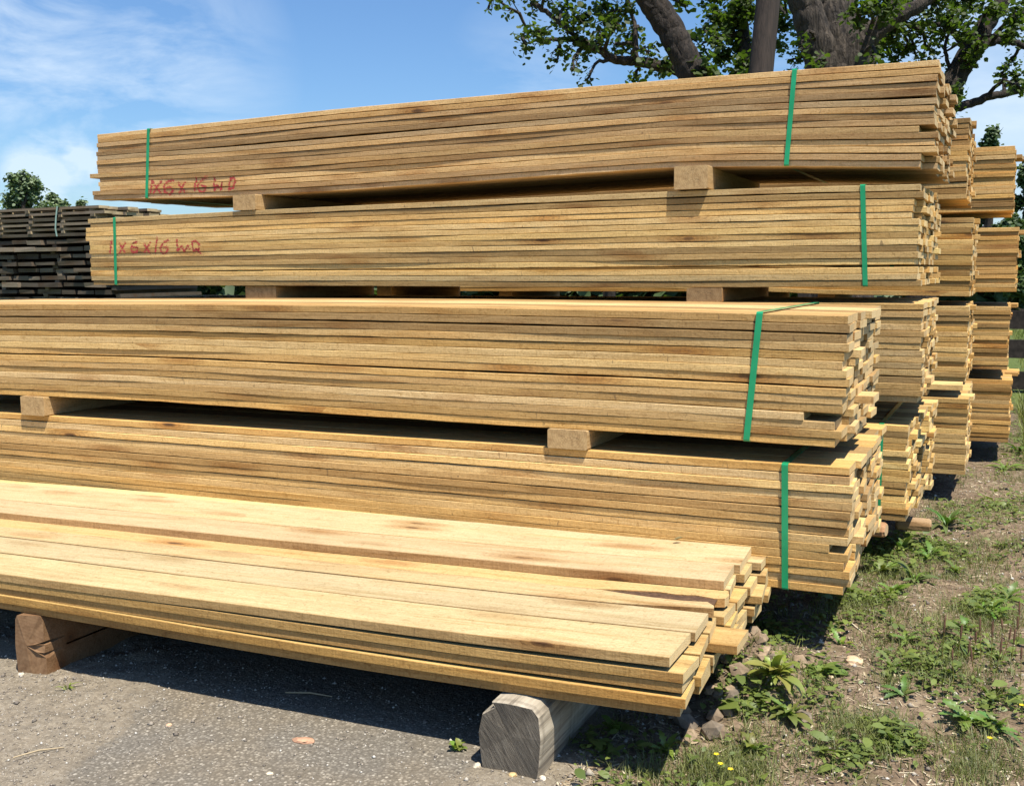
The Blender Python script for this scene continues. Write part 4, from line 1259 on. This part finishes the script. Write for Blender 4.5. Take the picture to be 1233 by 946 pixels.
# straight pole
pv = []; pf = []
pp = [None, V3(917, 80, 10.9), V3(925, 0, 10.9)]
dd_ = (pp[2] - pp[1]).normalized()
pp[0] = pp[1] - dd_ * ((pp[1].z + .3) / dd_.z)
pts, rads = smooth_path([(pp[0], .15), (pp[2] + dd_ * 3.2, .105)], 12)
org = Vector((pp[0].x, pp[0].y, 0))
tube(pv, pf, [p - org for p in pts], rads, 18)
po = empty('utility_pole', org, 'straight brown wooden pole rising between the leaning trunk and the big maple', 'pole')
obj('shaft', mesh_from('shaft', pv, pf, [M_POLE], smooth=True), po)
ce = pts[-1] - org
v, f, fm = bg_box(ce.x - 1.1, ce.x + 1.1, ce.y - .2, ce.y - .11, ce.z - .5, ce.z - .38, random.Random(2))
obj('crossarm', mesh_from('crossarm', v, f, [M_POLE, M_POLE], fm), po)


# distant trees -------------------------------------------------------------
def far_tree(px, py_top, D, hpx_w, label, seed, nl=2500, group='distant trees', color=(1, 1, 1), leaf=.5, lumps=9):
    rr = random.Random(seed)
    top = AD(px, py_top, D); H = top.z
    base = Vector((top.x, top.y, -.2)); wr = hpx_w * D / F_PX
    trunk = [(base, H * .035), (base + Vector((0, 0, H * .4)), H * .028), (base + Vector((wr * .1, 0, H * .8)), H * .012)]
    cl_ = []
    for i in range(lumps):
        u = (i + .5) / lumps
        zz = H * (.30 + .62 * u); ww = wr * math.sin(math.pi * (.25 + .62 * u)) * rr.uniform(.5, 1.0)
        a = rr.uniform(0, 6.28)
        cl_.append((Vector((base.x + ww * .7 * math.cos(a), base.y + ww * .7 * math.sin(a), zz)), wr * rr.uniform(.32, .55), int(nl / lumps)))
    cl_.append((Vector((base.x, base.y, H - wr * .28)), wr * .3, int(nl / lumps * .7)))
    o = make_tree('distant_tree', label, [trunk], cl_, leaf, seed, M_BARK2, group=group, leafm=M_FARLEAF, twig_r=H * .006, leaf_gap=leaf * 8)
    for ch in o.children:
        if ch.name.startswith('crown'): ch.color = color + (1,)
    return o


HAZE_TINT = (2.3, 2.1, 2.9)  # distance haze put into the leaf colour of the far left trees
far_tree(22, 204, 48, 50, 'distant round green tree at the far left, tallest above the weathered pack', 31, 16000, color=HAZE_TINT, leaf=.15)
far_tree(62, 230, 50, 30, 'low distant tree just right of the tallest at far left', 32, 7000, color=HAZE_TINT, leaf=.15)
far_tree(98, 240, 52, 18, 'low distant bushy tree next to the lettered bundle left end', 33, 5000, color=HAZE_TINT, leaf=.15)
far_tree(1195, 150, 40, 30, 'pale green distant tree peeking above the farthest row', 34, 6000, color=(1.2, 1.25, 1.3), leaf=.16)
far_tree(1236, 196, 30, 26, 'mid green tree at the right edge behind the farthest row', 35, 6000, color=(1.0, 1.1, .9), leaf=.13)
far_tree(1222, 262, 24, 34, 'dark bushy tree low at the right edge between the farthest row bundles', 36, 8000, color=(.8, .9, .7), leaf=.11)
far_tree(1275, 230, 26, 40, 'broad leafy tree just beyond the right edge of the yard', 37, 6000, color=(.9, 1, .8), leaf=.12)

# hedge line across the back so that the gaps under bundles show green
hv = []; rr = random.Random(55)
for i in range(16000):
    x = rr.uniform(-46, 26); y = 36 + rr.gauss(0, 1.0) + 0.12 * abs(x)
    h = 2.4 + 1.3 * math.sin(x * .33) + .8 * math.sin(x * 1.1 + 2)
    hv.append(Vector((x, y, rr.uniform(0, 1) ** .8 * max(.8, h * .8))))
lv, lf = leaf_cloud(hv, .55, np.random.RandomState(6))
o = obj('hedgerow', mesh_from('hedgerow', lv, lf, [M_FARLEAF]), kind='stuff', color=(1.0, 1.05, 1.0))
tag(o, 'overgrown green hedgerow along the far side of the field', 'hedge')

# ------------------------------------------------------------------ weeds
def blade_leaf(L, W, segs, toothed, curve, rs_, fold=.25):
    vs = []; fs = []
    for i in range(segs + 1):
        u = i / segs
        w = W * (math.sin(math.pi * min(1, u * .93 + .05)) ** .8) * (1 if not toothed else (1.0 if i % 2 else .52))
        if i == segs: w = W * .04
        x = L * u * math.cos(curve * u * .5); z = L * (.42 * u - curve * u * u * .62)
        wv = W * .12 * math.sin(u * 9 + rs_.uniform(0, 1))
        vs += [(x, -w, z + w * fold + wv), (x, 0, z), (x, w, z + w * fold - wv)]
    for i in range(segs):
        a = i * 3
        fs += [(a, a + 3, a + 4, a + 1), (a + 1, a + 4, a + 5, a + 2)]
    return mesh_from('leaf', vs, fs, [M_WEED], smooth=True)


rw = random.Random(8)
LM = {'dock': [blade_leaf(.115, .015, 8, False, .9, rw) for _ in range(3)] + [blade_leaf(.09, .016, 10, True, 1.0, rw) for _ in range(3)] + [blade_leaf(.07, .012, 9, True, .6, rw) for _ in range(2)],
      'plantain': [blade_leaf(.13, .0085, 8, False, 1.0, rw) for _ in range(4)],
      'dandelion': [blade_leaf(.085, .0135, 14, True, .75, rw) for _ in range(4)],
      'small': [blade_leaf(.06, .015, 6, False, .7, rw) for _ in range(3)]}


def weed(px, py, kind, n, scale, label, color, steep=(.0, .8), z0=0.0):
    p = at_z(px, py, z0)
    for _ in range(3):
        p = at_z(px, py, gz(p.x, p.y))
    root = empty('weed_plant', p, label, 'weed', 'leafy weeds on the dirt')
    for i in range(n):
        me = rw.choice(LM[kind])
        o = obj('leaf', me, root, (rw.uniform(-.01, .01), rw.uniform(-.01, .01), .002), tuple(c * rw.uniform(.8, 1.2) for c in color))
        a = i * 2.399 + rw.uniform(-.3, .3); s = scale * rw.uniform(.5, 1.15)
        o.rotation_euler = (rw.uniform(-.3, .3), -rw.uniform(*steep), a); o.scale = (s, s, s)
    return root


G1 = (1, 1, 1); GB = (.72, .85, .95); GY = (1.25, 1.1, .8); GP_ = (1.15, 1.15, 1.25)
weed(935, 815, 'dock', 60, 1.0, 'tallest broad leaved weed growing at the right end of the low stack', (1.5, 1.35, 1.2), (-.1, 1.2))
weed(912, 800, 'dock', 34, .9, 'broad leaved weed tucked against the ends of the low stack', (1.4, 1.3, 1.2), (.2, 1.1))
weed(985, 812, 'dock', 20, 1.1, 'weed with long drooping leaves on the dirt heap right of the tallest one', G1, (.0, .5))
weed(950, 862, 'dock', 26, .8, 'leafy weed below the dirt heap', G1, (.1, .9))
weed(905, 905, 'dock', 22, .7, 'leafy weed nearest the bottom edge, right of the low stack', G1, (.1, .9))
weed(1012, 776, 'dandelion', 7, .8, 'single small weed at the edge of the near bundle shadow', (1.1, 1.3, .9))
weed(1072, 808, 'dandelion', 12, .95, 'pale dusty rosette on the dirt, upper of two', GP_)
weed(1088, 838, 'dandelion', 12, .9, 'dark green rosette on the dirt, lower of two', GB)
weed(1165, 872, 'dandelion', 18, 1.35, 'widest toothed rosette low at the right', (.9, 1.05, .95))
weed(1200, 880, 'dandelion', 10, 1.0, 'toothed rosette touching the widest one on its right', (.8, 1, .9))
weed(1138, 634, 'plantain', 24, 1.35, 'spiky clump of long narrow bluish leaves beside the second row', GB, (.0, 1.0))
weed(1100, 700, 'dock', 12, 1.0, 'leafy weed standing in the green patch beside the near bundles', (.9, 1, 1), (.2, 1.2))
weed(1085, 662, 'dock', 12, 1.1, 'dark weed right of the plank ends of the near row', GB, (.2, 1.1))
weed(1060, 690, 'dandelion', 14, 1.3, 'weed under the right end of the lower near bundle', G1)
weed(1092, 772, 'dandelion', 10, .85, 'small toothed weed in the bare dirt, left of centre of the open ground', G1)
weed(1190, 742, 'dandelion', 16, 1.2, 'leafy patch forming weed at the right edge', (.9, 1.1, .9))
weed(1160, 760, 'dandelion', 12, 1.0, 'weed just left of the right edge patch', (.8, .95, .85))
weed(1215, 722, 'dandelion', 12, 1.1, 'upper weed of the right edge patch', (.85, 1, .85))
weed(1212, 566, 'plantain', 16, 1.4, 'grassy weed beside the shade of the farthest row', (.95, 1.1, .9), (.0, .8))
weed(552, 903, 'small', 12, .6, 'small clover sprig beside the grey log', (1.1, 1.3, .9), (.2, 1.0))
weed(80, 830, 'plantain', 9, .38, 'tiny grass sprout beside the notched block', (1.5, 1.3, .9), (.2, 1.0))
weed(1045, 668, 'dock', 16, 1.0, 'shaded weed closest to the low corner of the lower near bundle', (.9, 1, 1), (.1, 1.1))
weed(1075, 715, 'dandelion', 14, 1.2, 'toothed weed at the lower end of the green patch beside the near bundles', (.95, 1.1, .9))
weed(1118, 672, 'dandelion', 16, 1.2, 'toothed weed in the middle of the green patch', (.9, 1.1, .9))
weed(1150, 690, 'dandelion', 12, 1.0, 'toothed weed at the right rim of the green patch', (1, 1.1, .9))
weed(1226, 545, 'plantain', 18, 1.5, 'dark grassy weed at the right edge beyond the farthest row', (.8, 1, .8), (.0, 1.0))
weed(800, 905, 'dock', 14, .7, 'broad leaved weed in the shade right of the grey log', (1, 1.1, 1), (.1, .9))
weed(740, 880, 'small', 16, .9, 'clover clump in the shade against the grey log side', (1, 1.1, 1), (.2, 1.0))
weed(1060, 612, 'dock', 8, .8, 'weed in the dark gap between first and second row', (.7, .8, .8), (.2, .9))

# yellow flowers
for i, (px, py) in enumerate([(866, 925), (878, 931), (1228, 858), (1190, 892), (861, 914)]):
    p = at_z(px, py + 16, 0); p.z = gz(p.x, p.y)
    root = empty('yellow_flower', p, ['left yellow flower of the pair at the bottom edge', 'right yellow flower of the pair at the bottom edge', 'yellow flower at the right picture edge', 'lone yellow flower beside the widest rosette', 'fainter yellow flower above the pair'][i], 'flower', 'small yellow flowers')
    v = []; f = []
    tube(v, f, [Vector((0, 0, 0)), Vector((.004, 0, .03)), Vector((.002, .003, .052))], [.0012, .001, .0008], 4)
    obj('stem', mesh_from('stem', v, f, [M_GRASS]), root)
    v = [(0.002, .003, .052)]; f = []
    for j in range(10):
        a = j / 10 * 6.283; rr_ = .0085 if j % 2 == 0 else .0055
        v.append((.002 + rr_ * math.cos(a), .003 + rr_ * math.sin(a), .056))
    for j in range(10): f.append((0, 1 + j, 1 + (j + 1) % 10))
    obj('petals', mesh_from('petals', v, f, [M_FLOWER]), root)


# ground cover as scattered small leaves / blades
def patch_density(patches, n, seed, pw=1.0):
    rs = np.random.RandomState(seed); out = []
    for (px, py, rx, ry, share) in patches:
        k = int(n * share)
        c = at_z(px, py, 0); ex = at_z(px + rx, py, 0); ey = at_z(px, py - ry, 0)
        for _ in range(k):
            a = rs.normal(0, .5); b = rs.normal(0, .5)
            p = c + (ex - c) * a + (ey - c) * b
            out.append((p.x, p.y))
    return np.array(out)


def in_bundle(P):
    bad = np.zeros(len(P), bool)
    return bad


patches = [(1055, 690, 70, 45, .14), (1110, 655, 60, 20, .08), (1190, 655, 60, 30, .10), (1040, 740, 50, 30, .035), (930, 780, 55, 40, .05), (925, 850, 70, 50, .10), (770, 900, 75, 45, .13),
           (870, 925, 60, 30, .07), (1190, 745, 55, 35, .08), (1150, 810, 90, 30, .05), (1060, 900, 60, 35, .05), (1000, 760, 30, 20, .01), (1195, 885, 60, 40, .05), (1140, 620, 40, 15, .03), (1215, 575, 60, 14, .05), (1220, 610, 50, 15, .03), (1225, 535, 30, 22, .05), (1228, 495, 25, 20, .04), (1040, 700, 50, 40, .06)]
Pp = patch_density(patches, 27000, 3)
keep = sstep(-.12, .35, fbm(Pp[:, 0] * 5, Pp[:, 1] * 5, 4, 31)) * .97 + .03 > np.random.RandomState(1).rand(len(Pp))
Pp = Pp[keep]
Pz = ground_z(Pp[:, 0], Pp[:, 1]) + np.random.RandomState(2).rand(len(Pp)) ** 2 * .035 + .003
rs = np.random.RandomState(4)


def scatter_leaves(P3, size, rs, flat=.6, asp=.55):
    n = len(P3)
    a = rs.uniform(0, 2 * np.pi, n)
    d = np.stack([np.cos(a), np.sin(a), rs.uniform(-.1, flat, n)], 1); d /= np.linalg.norm(d, axis=1)[:, None]
    s = np.cross(d, np.stack([rs.normal(0, .3, n), rs.normal(0, .3, n), np.ones(n)], 1)); s /= np.linalg.norm(s, axis=1)[:, None]
    nn = np.cross(s, d); sz = (size * np.exp(rs.normal(-.15, .45, n)))[:, None]
    shape = [(0, 0, 0), (.4, asp * .5, .08), (.8, asp * .35, .0), (1.0, 0, -.12), (.8, -asp * .35, .0), (.4, -asp * .5, .08)]
    vs = np.zeros((n, 6, 3))
    for i, (l, w, h) in enumerate(shape): vs[:, i] = P3 + d * sz * l + s * sz * w + nn * sz * h
    base = (np.arange(n) * 6)[:, None]
    q = np.array([(0, 1, 4, 5)]), np.array([(1, 2, 3, 4)])
    fs = (base[:, None, :] + np.array([(0, 1, 4, 5), (1, 2, 3, 4)])[None]).reshape(-1, 4)
    return vs.reshape(-1, 3), fs


v, f = scatter_leaves(np.column_stack([Pp, Pz]), .021, rs)
o = obj('low_weeds', mesh_from('low_weeds', v, f, [M_WEED]), kind='stuff'); tag(o, 'low clover and chickweed covering patches of the dirt', 'ground cover')

gp = [(x, y, rx * 1.15, ry * 1.15, s) for (x, y, rx, ry, s) in patches] + [(1150, 700, 160, 60, .15), (1040, 860, 90, 60, .12), (1190, 930, 80, 40, .06), (860, 880, 120, 60, .08), (1130, 780, 150, 50, .06)]
Pg = patch_density(gp, 30000, 7)
keep = sstep(-.3, .4, fbm(Pg[:, 0] * 4, Pg[:, 1] * 4, 3, 41)) + .04 > np.random.RandomState(9).rand(len(Pg))
keep &= (Pg[:, 0] > -1.05)
Pg = Pg[keep]


def blades(P, h, w, rs, lean=.5, z=None):
    n = len(P); z0 = ground_z(P[:, 0], P[:, 1]) if z is None else z
    a = rs.uniform(0, 2 * np.pi, n); hh = h * rs.uniform(.4, 1.4, n); ln = rs.uniform(.1, lean, n) * hh * 1.6
    b0 = np.column_stack([P, z0 - .002]); side = np.column_stack([-np.sin(a), np.cos(a), np.zeros(n)]) * w * rs.uniform(.6, 1.3, n)[:, None]
    dirn = np.column_stack([np.cos(a), np.sin(a), np.zeros(n)])
    up3 = np.array([0, 0, 1.0])
    m = b0 + dirn * (ln * .35)[:, None] + up3 * (hh * .6)[:, None]
    e = b0 + dirn * ln[:, None] + up3 * (hh * .95)[:, None]
    vs = np.stack([b0 - side, b0 + side, m + side * .7, m - side * .7, e], 1)
    base = (np.arange(n) * 5)[:, None]
    tri = np.array([(0, 1, 2), (0, 2, 3), (3, 2, 4)])
    return vs.reshape(-1, 3), (base[:, None, :] + tri[None]).reshape(-1, 3)


v, f = blades(Pg, .034, .0012, rs, lean=.9)
o = obj('grass', mesh_from('grass', v, f, [M_GRASS]), kind='stuff'); tag(o, 'short scattered grass blades on the dirt', 'grass')
# taller sward in the distance
n = 26000
x = rs.uniform(.3, 9, n); y = rs.uniform(8.8, 26, n)
keep = (x - .2 > (y - 9) * -.1)
x, y = x[keep], y[keep]
x2 = rs.uniform(.9, 3.2, 6000); y2 = rs.uniform(4.0, 9.5, 6000)
x3 = rs.uniform(.22, 1.2, 5000); y3 = rs.uniform(7.9, 11.5, 5000)
Pm = np.column_stack([np.concatenate([x, x2, x3]), np.concatenate([y, y2, y3])])
v, f = blades(Pm, .14, .004, rs)
o = obj('meadow_grass', mesh_from('meadow_grass', v, f, [M_GRASS]), kind='stuff', color=(1.1, 1.1, .9)); tag(o, 'longer meadow grass past the stacks at the right', 'grass')

# brown seed spikes at right
rows = [(1133, 800), (1150, 806), (1158, 812), (1170, 800), (1180, 795), (1192, 804), (1205, 798), (1215, 810), (1222, 790), (1196, 822), (1228, 822), (1148, 820), (1176, 826), (1212, 778), (1226, 772)]
for i, (px, py) in enumerate(rows):
    p = at_z(px, py + 12, 0); p.z = gz(p.x, p.y)
    v = []; f = []; hh = rw.uniform(.07, .13); lx = rw.uniform(-.02, .02)
    tube(v, f, [Vector((0, 0, 0)), Vector((lx * .5, .003, hh * .55)), Vector((lx, .006, hh))], [.0011, .0009, .0009], 4)
    root = empty('seed_stalk', p, 'thin brown seed spike among the weeds above the widest rosette', 'weed', 'brown plantain seed spikes')
    obj('stalk', mesh_from('stalk', v, f, [M_GRASS]), root, color=(1.3, 1.0, .7))
    v = []; f = []
    tube(v, f, [Vector((lx, .006, hh * .95)), Vector((lx * 1.1, .006, hh * 1.1)), Vector((lx * 1.2, .007, hh * 1.32)), Vector((lx * 1.3, .007, hh * 1.42))], [.0018, .0034, .003, .001], 6)
    obj('seed_head', mesh_from('seed_head', v, f, [M_SEED]), root)


# ------------------------------------------------------------------ stones, litter
def stone_mesh(seed, sx, sy, sz, sub=1):
    import bmesh
    bm = bmesh.new(); bmesh.ops.create_icosphere(bm, subdivisions=sub, radius=1)
    r = random.Random(seed)
    for v_ in bm.verts:
        k = r.uniform(.78, 1.15); v_.co = Vector((v_.co.x * sx * k, v_.co.y * sy * k, max(v_.co.z, -.45) * sz * k))
    me = bpy.data.meshes.new('stone'); bm.to_mesh(me); bm.free(); me.materials.append(M_STONE)
    return me


for i, (px, py, s, col, lab) in enumerate([
    (365, 892, (.034, .018, .010), (1.5, 1.0, .78), 'flat reddish stone at the edge of the shadow on the tarmac'),
    (1027, 797, (.032, .024, .016), (1.9, 1.6, 1.25), 'tan stone on the dirt right of the tallest weed'),
    (653, 938, (.012, .010, .008), (2.3, 2.3, 2.3), 'small white stone at the foot of the grey log'),
    (575, 922, (.014, .010, .008), (2.0, 2.0, 1.9), 'small pale stone left of the grey log'),
    (617, 934, (.012, .010, .009), (1.8, 1.5, .9), 'round yellowish pebble before the grey log'),
    (25, 812, (.010, .008, .006), (2.2, 2.2, 2.1), 'white pebble beside the notched block'),
    (203, 873, (.010, .008, .005), (2.0, 1.5, 1.2), 'pinkish pebble on the tarmac'),
    (325, 931, (.011, .007, .004), (2.2, 2.2, 2.0), 'pale flat chip on the tarmac at the bottom'),
    (988, 775, (.012, .010, .008), (1.6, 1.6, 1.6), 'grey stone at the corner of the shadow under the near bundle'),
    (1000, 815, (.012, .009, .007), (1.9, 1.7, 1.4), 'small pale stone left of the tan one'),
    (1140, 915, (.013, .008, .004), (2.1, 2.0, 1.8), 'white chip on the dirt low at the right'),
    (1083, 915, (.014, .009, .004), (1.7, 1.5, 1.2), 'pale chip on the dirt left of the white one')]):
    p = at_z(px, py, 0)
    for _ in range(3): p = at_z(px, py, gz(p.x, p.y))
    o = obj('stone', stone_mesh(i, *s, sub=2), None, (p.x, p.y, p.z + s[2] * .25), col); o.rotation_euler = (0, 0, rw.uniform(0, 3))
    tag(o, lab, 'stone', 'loose stones')

# clods heaped at the right end of the low stack
rc = random.Random(12)
for i in range(46):
    a = rc.gauss(0, 1); b = rc.gauss(0, 1)
    x = -.70 + a * .085; y = 3.12 + b * .19
    s = rc.uniform(.012, .042)
    c = rc.choice([(.72, .62, .52), (.9, .76, .62), (.6, .56, .52), (1.1, .95, .78)])
    o = obj('clod', stone_mesh(100 + i, s * rc.uniform(.8, 1.4), s, s * .8), None, (x, y, gz(x, y) + s * .3), c)
    o.rotation_euler = (rc.uniform(-.4, .4), rc.uniform(-.4, .4), rc.uniform(0, 3))
    tag(o, 'lump of dry earth in the heap under the right end of the low stack', 'clod', 'clods heaped beside the low stack')


def scatter_stones(name, P, size, rs, mat, label, color=(1, 1, 1)):
    n = len(P); z = ground_z(P[:, 0], P[:, 1])
    oc = np.array([(1, 0, 0), (0, 1, 0), (-1, 0, 0), (0, -1, 0), (0, 0, .7), (0, 0, -.4)], float)
    tri = np.array([(0, 1, 4), (1, 2, 4), (2, 3, 4), (3, 0, 4), (1, 0, 5), (2, 1, 5), (3, 2, 5), (0, 3, 5)])
    sz = size * np.exp(rs.normal(0, .5, n)); a = rs.uniform(0, 6.28, n)
    k = oc[None] * rs.uniform(.6, 1.3, (n, 6, 1)) * sz[:, None, None]
    x = k[..., 0] * np.cos(a)[:, None] - k[..., 1] * np.sin(a)[:, None]; y = k[..., 0] * np.sin(a)[:, None] + k[..., 1] * np.cos(a)[:, None]
    vs = np.stack([x + P[:, 0:1], y + P[:, 1:2], k[..., 2] + z[:, None] + sz[:, None] * .2], 2).reshape(-1, 3)
    fs = ((np.arange(n) * 6)[:, None, None] + tri[None]).reshape(-1, 3)
    o = obj(name, mesh_from(name, vs, fs, [mat]), kind='stuff', color=color)
    tag(o, label, 'gravel')


def pebble_mat():
    m, t, b = new_mat('pebble')
    g = t.add('ShaderNodeNewGeometry')
    c = t.ramp(g.outputs['Random Per Island'], [(0, (.13, .11, .09)), (.45, (.27, .225, .175)), (.8, (.40, .35, .28)), (1, (.58, .54, .47))])
    t.l.new(c, b.inputs['Base Color']); b.inputs['Roughness'].default_value = .9
    return m


M_PEB = pebble_mat()
rs = np.random.RandomState(14)
P = np.column_stack([rs.uniform(-3.6, -.95, 16000), rs.uniform(1.3, 2.75, 16000)])
am = asph_mask(P[:, 0], P[:, 1]); P = P[rs.rand(len(P)) > am * .55]
scatter_stones('gravel', P, .0024, rs, M_PEB, 'fine loose gravel on the worn tarmac and its dirt edge')
P = np.column_stack([rs.uniform(-1.0, 1.2, 9000), 2.2 + 5.5 * rs.rand(9000) ** 1.6])
scatter_stones('dirt_crumbs', P, .0040, rs, M_PEB, 'crumbs of earth and small stones on the dirt')


def litter_mat():
    m, t, b = new_mat('dry_litter')
    g = t.add('ShaderNodeNewGeometry')
    c = t.ramp(g.outputs['Random Per Island'], [(0, (.14, .095, .055)), (.4, (.30, .22, .135)), (.8, (.48, .39, .25)), (1, (.62, .54, .38))])
    t.l.new(c, b.inputs['Base Color']); b.inputs['Roughness'].default_value = .85
    return m


M_LIT = litter_mat()
n = 20000
P = np.column_stack([rs.uniform(-1.0, 1.2, n), 2.2 + 6.0 * rs.rand(n) ** 1.5])
z = ground_z(P[:, 0], P[:, 1]) + .003
a = rs.uniform(0, 6.28, n); L_ = .011 * np.exp(rs.normal(0, .55, n)); W_ = .0014 * np.exp(rs.normal(0, .5, n))
d = np.column_stack([np.cos(a), np.sin(a), rs.uniform(-.12, .35, n)]) * L_[:, None]; s = np.column_stack([-np.sin(a), np.cos(a), rs.uniform(-.4, .4, n)]) * W_[:, None]
b0 = np.column_stack([P, z])
vs = np.stack([b0 - d - s, b0 - d + s, b0 + d * .8 + s, b0 + d - s], 1).reshape(-1, 3)
fs = (np.arange(n) * 4)[:, None] + np.arange(4)[None]
o = obj('dry_litter', mesh_from('dry_litter', vs, fs, [M_LIT]), kind='stuff'); tag(o, 'dry straw, bark bits and wood chips strewn over the dirt', 'litter')

# a few larger splinters and twigs one can tell apart
for i, (px, py, L_, rz, lab) in enumerate([(1195, 605, .16, -.3, 'pale splinter on the dirt beside the third row'), (1192, 620, .12, .1, 'short splinter below the pale one beside the third row'),
                                            (1125, 660, .22, .55, 'thin brown stick in the green patch'), (1100, 905, .12, 1.2, 'thin pale twig low on the dirt'), (47, 908, .13, .9, 'thin stick on the tarmac at far left'), (372, 838, .16, .2, 'thin stick in the shadow under the low stack'), (1150, 655, .16, .35, 'barkless stick beside the spiky clump')]):
    p = at_z(px, py, 0)
    for _ in range(3): p = at_z(px, py, gz(p.x, p.y))
    v = []; f = []
    tube(v, f, [Vector((-L_ / 2, 0, 0)), Vector((0, .006, .004)), Vector((L_ / 2, -.002, .002))], [.002, .003, .0015], 5)
    o = obj('stick', mesh_from('stick', v, f, [M_STRAW]), None, (p.x, p.y, p.z + .006)); o.rotation_euler = (0, 0, rz)
    tag(o, lab, 'stick', 'loose sticks and splinters')
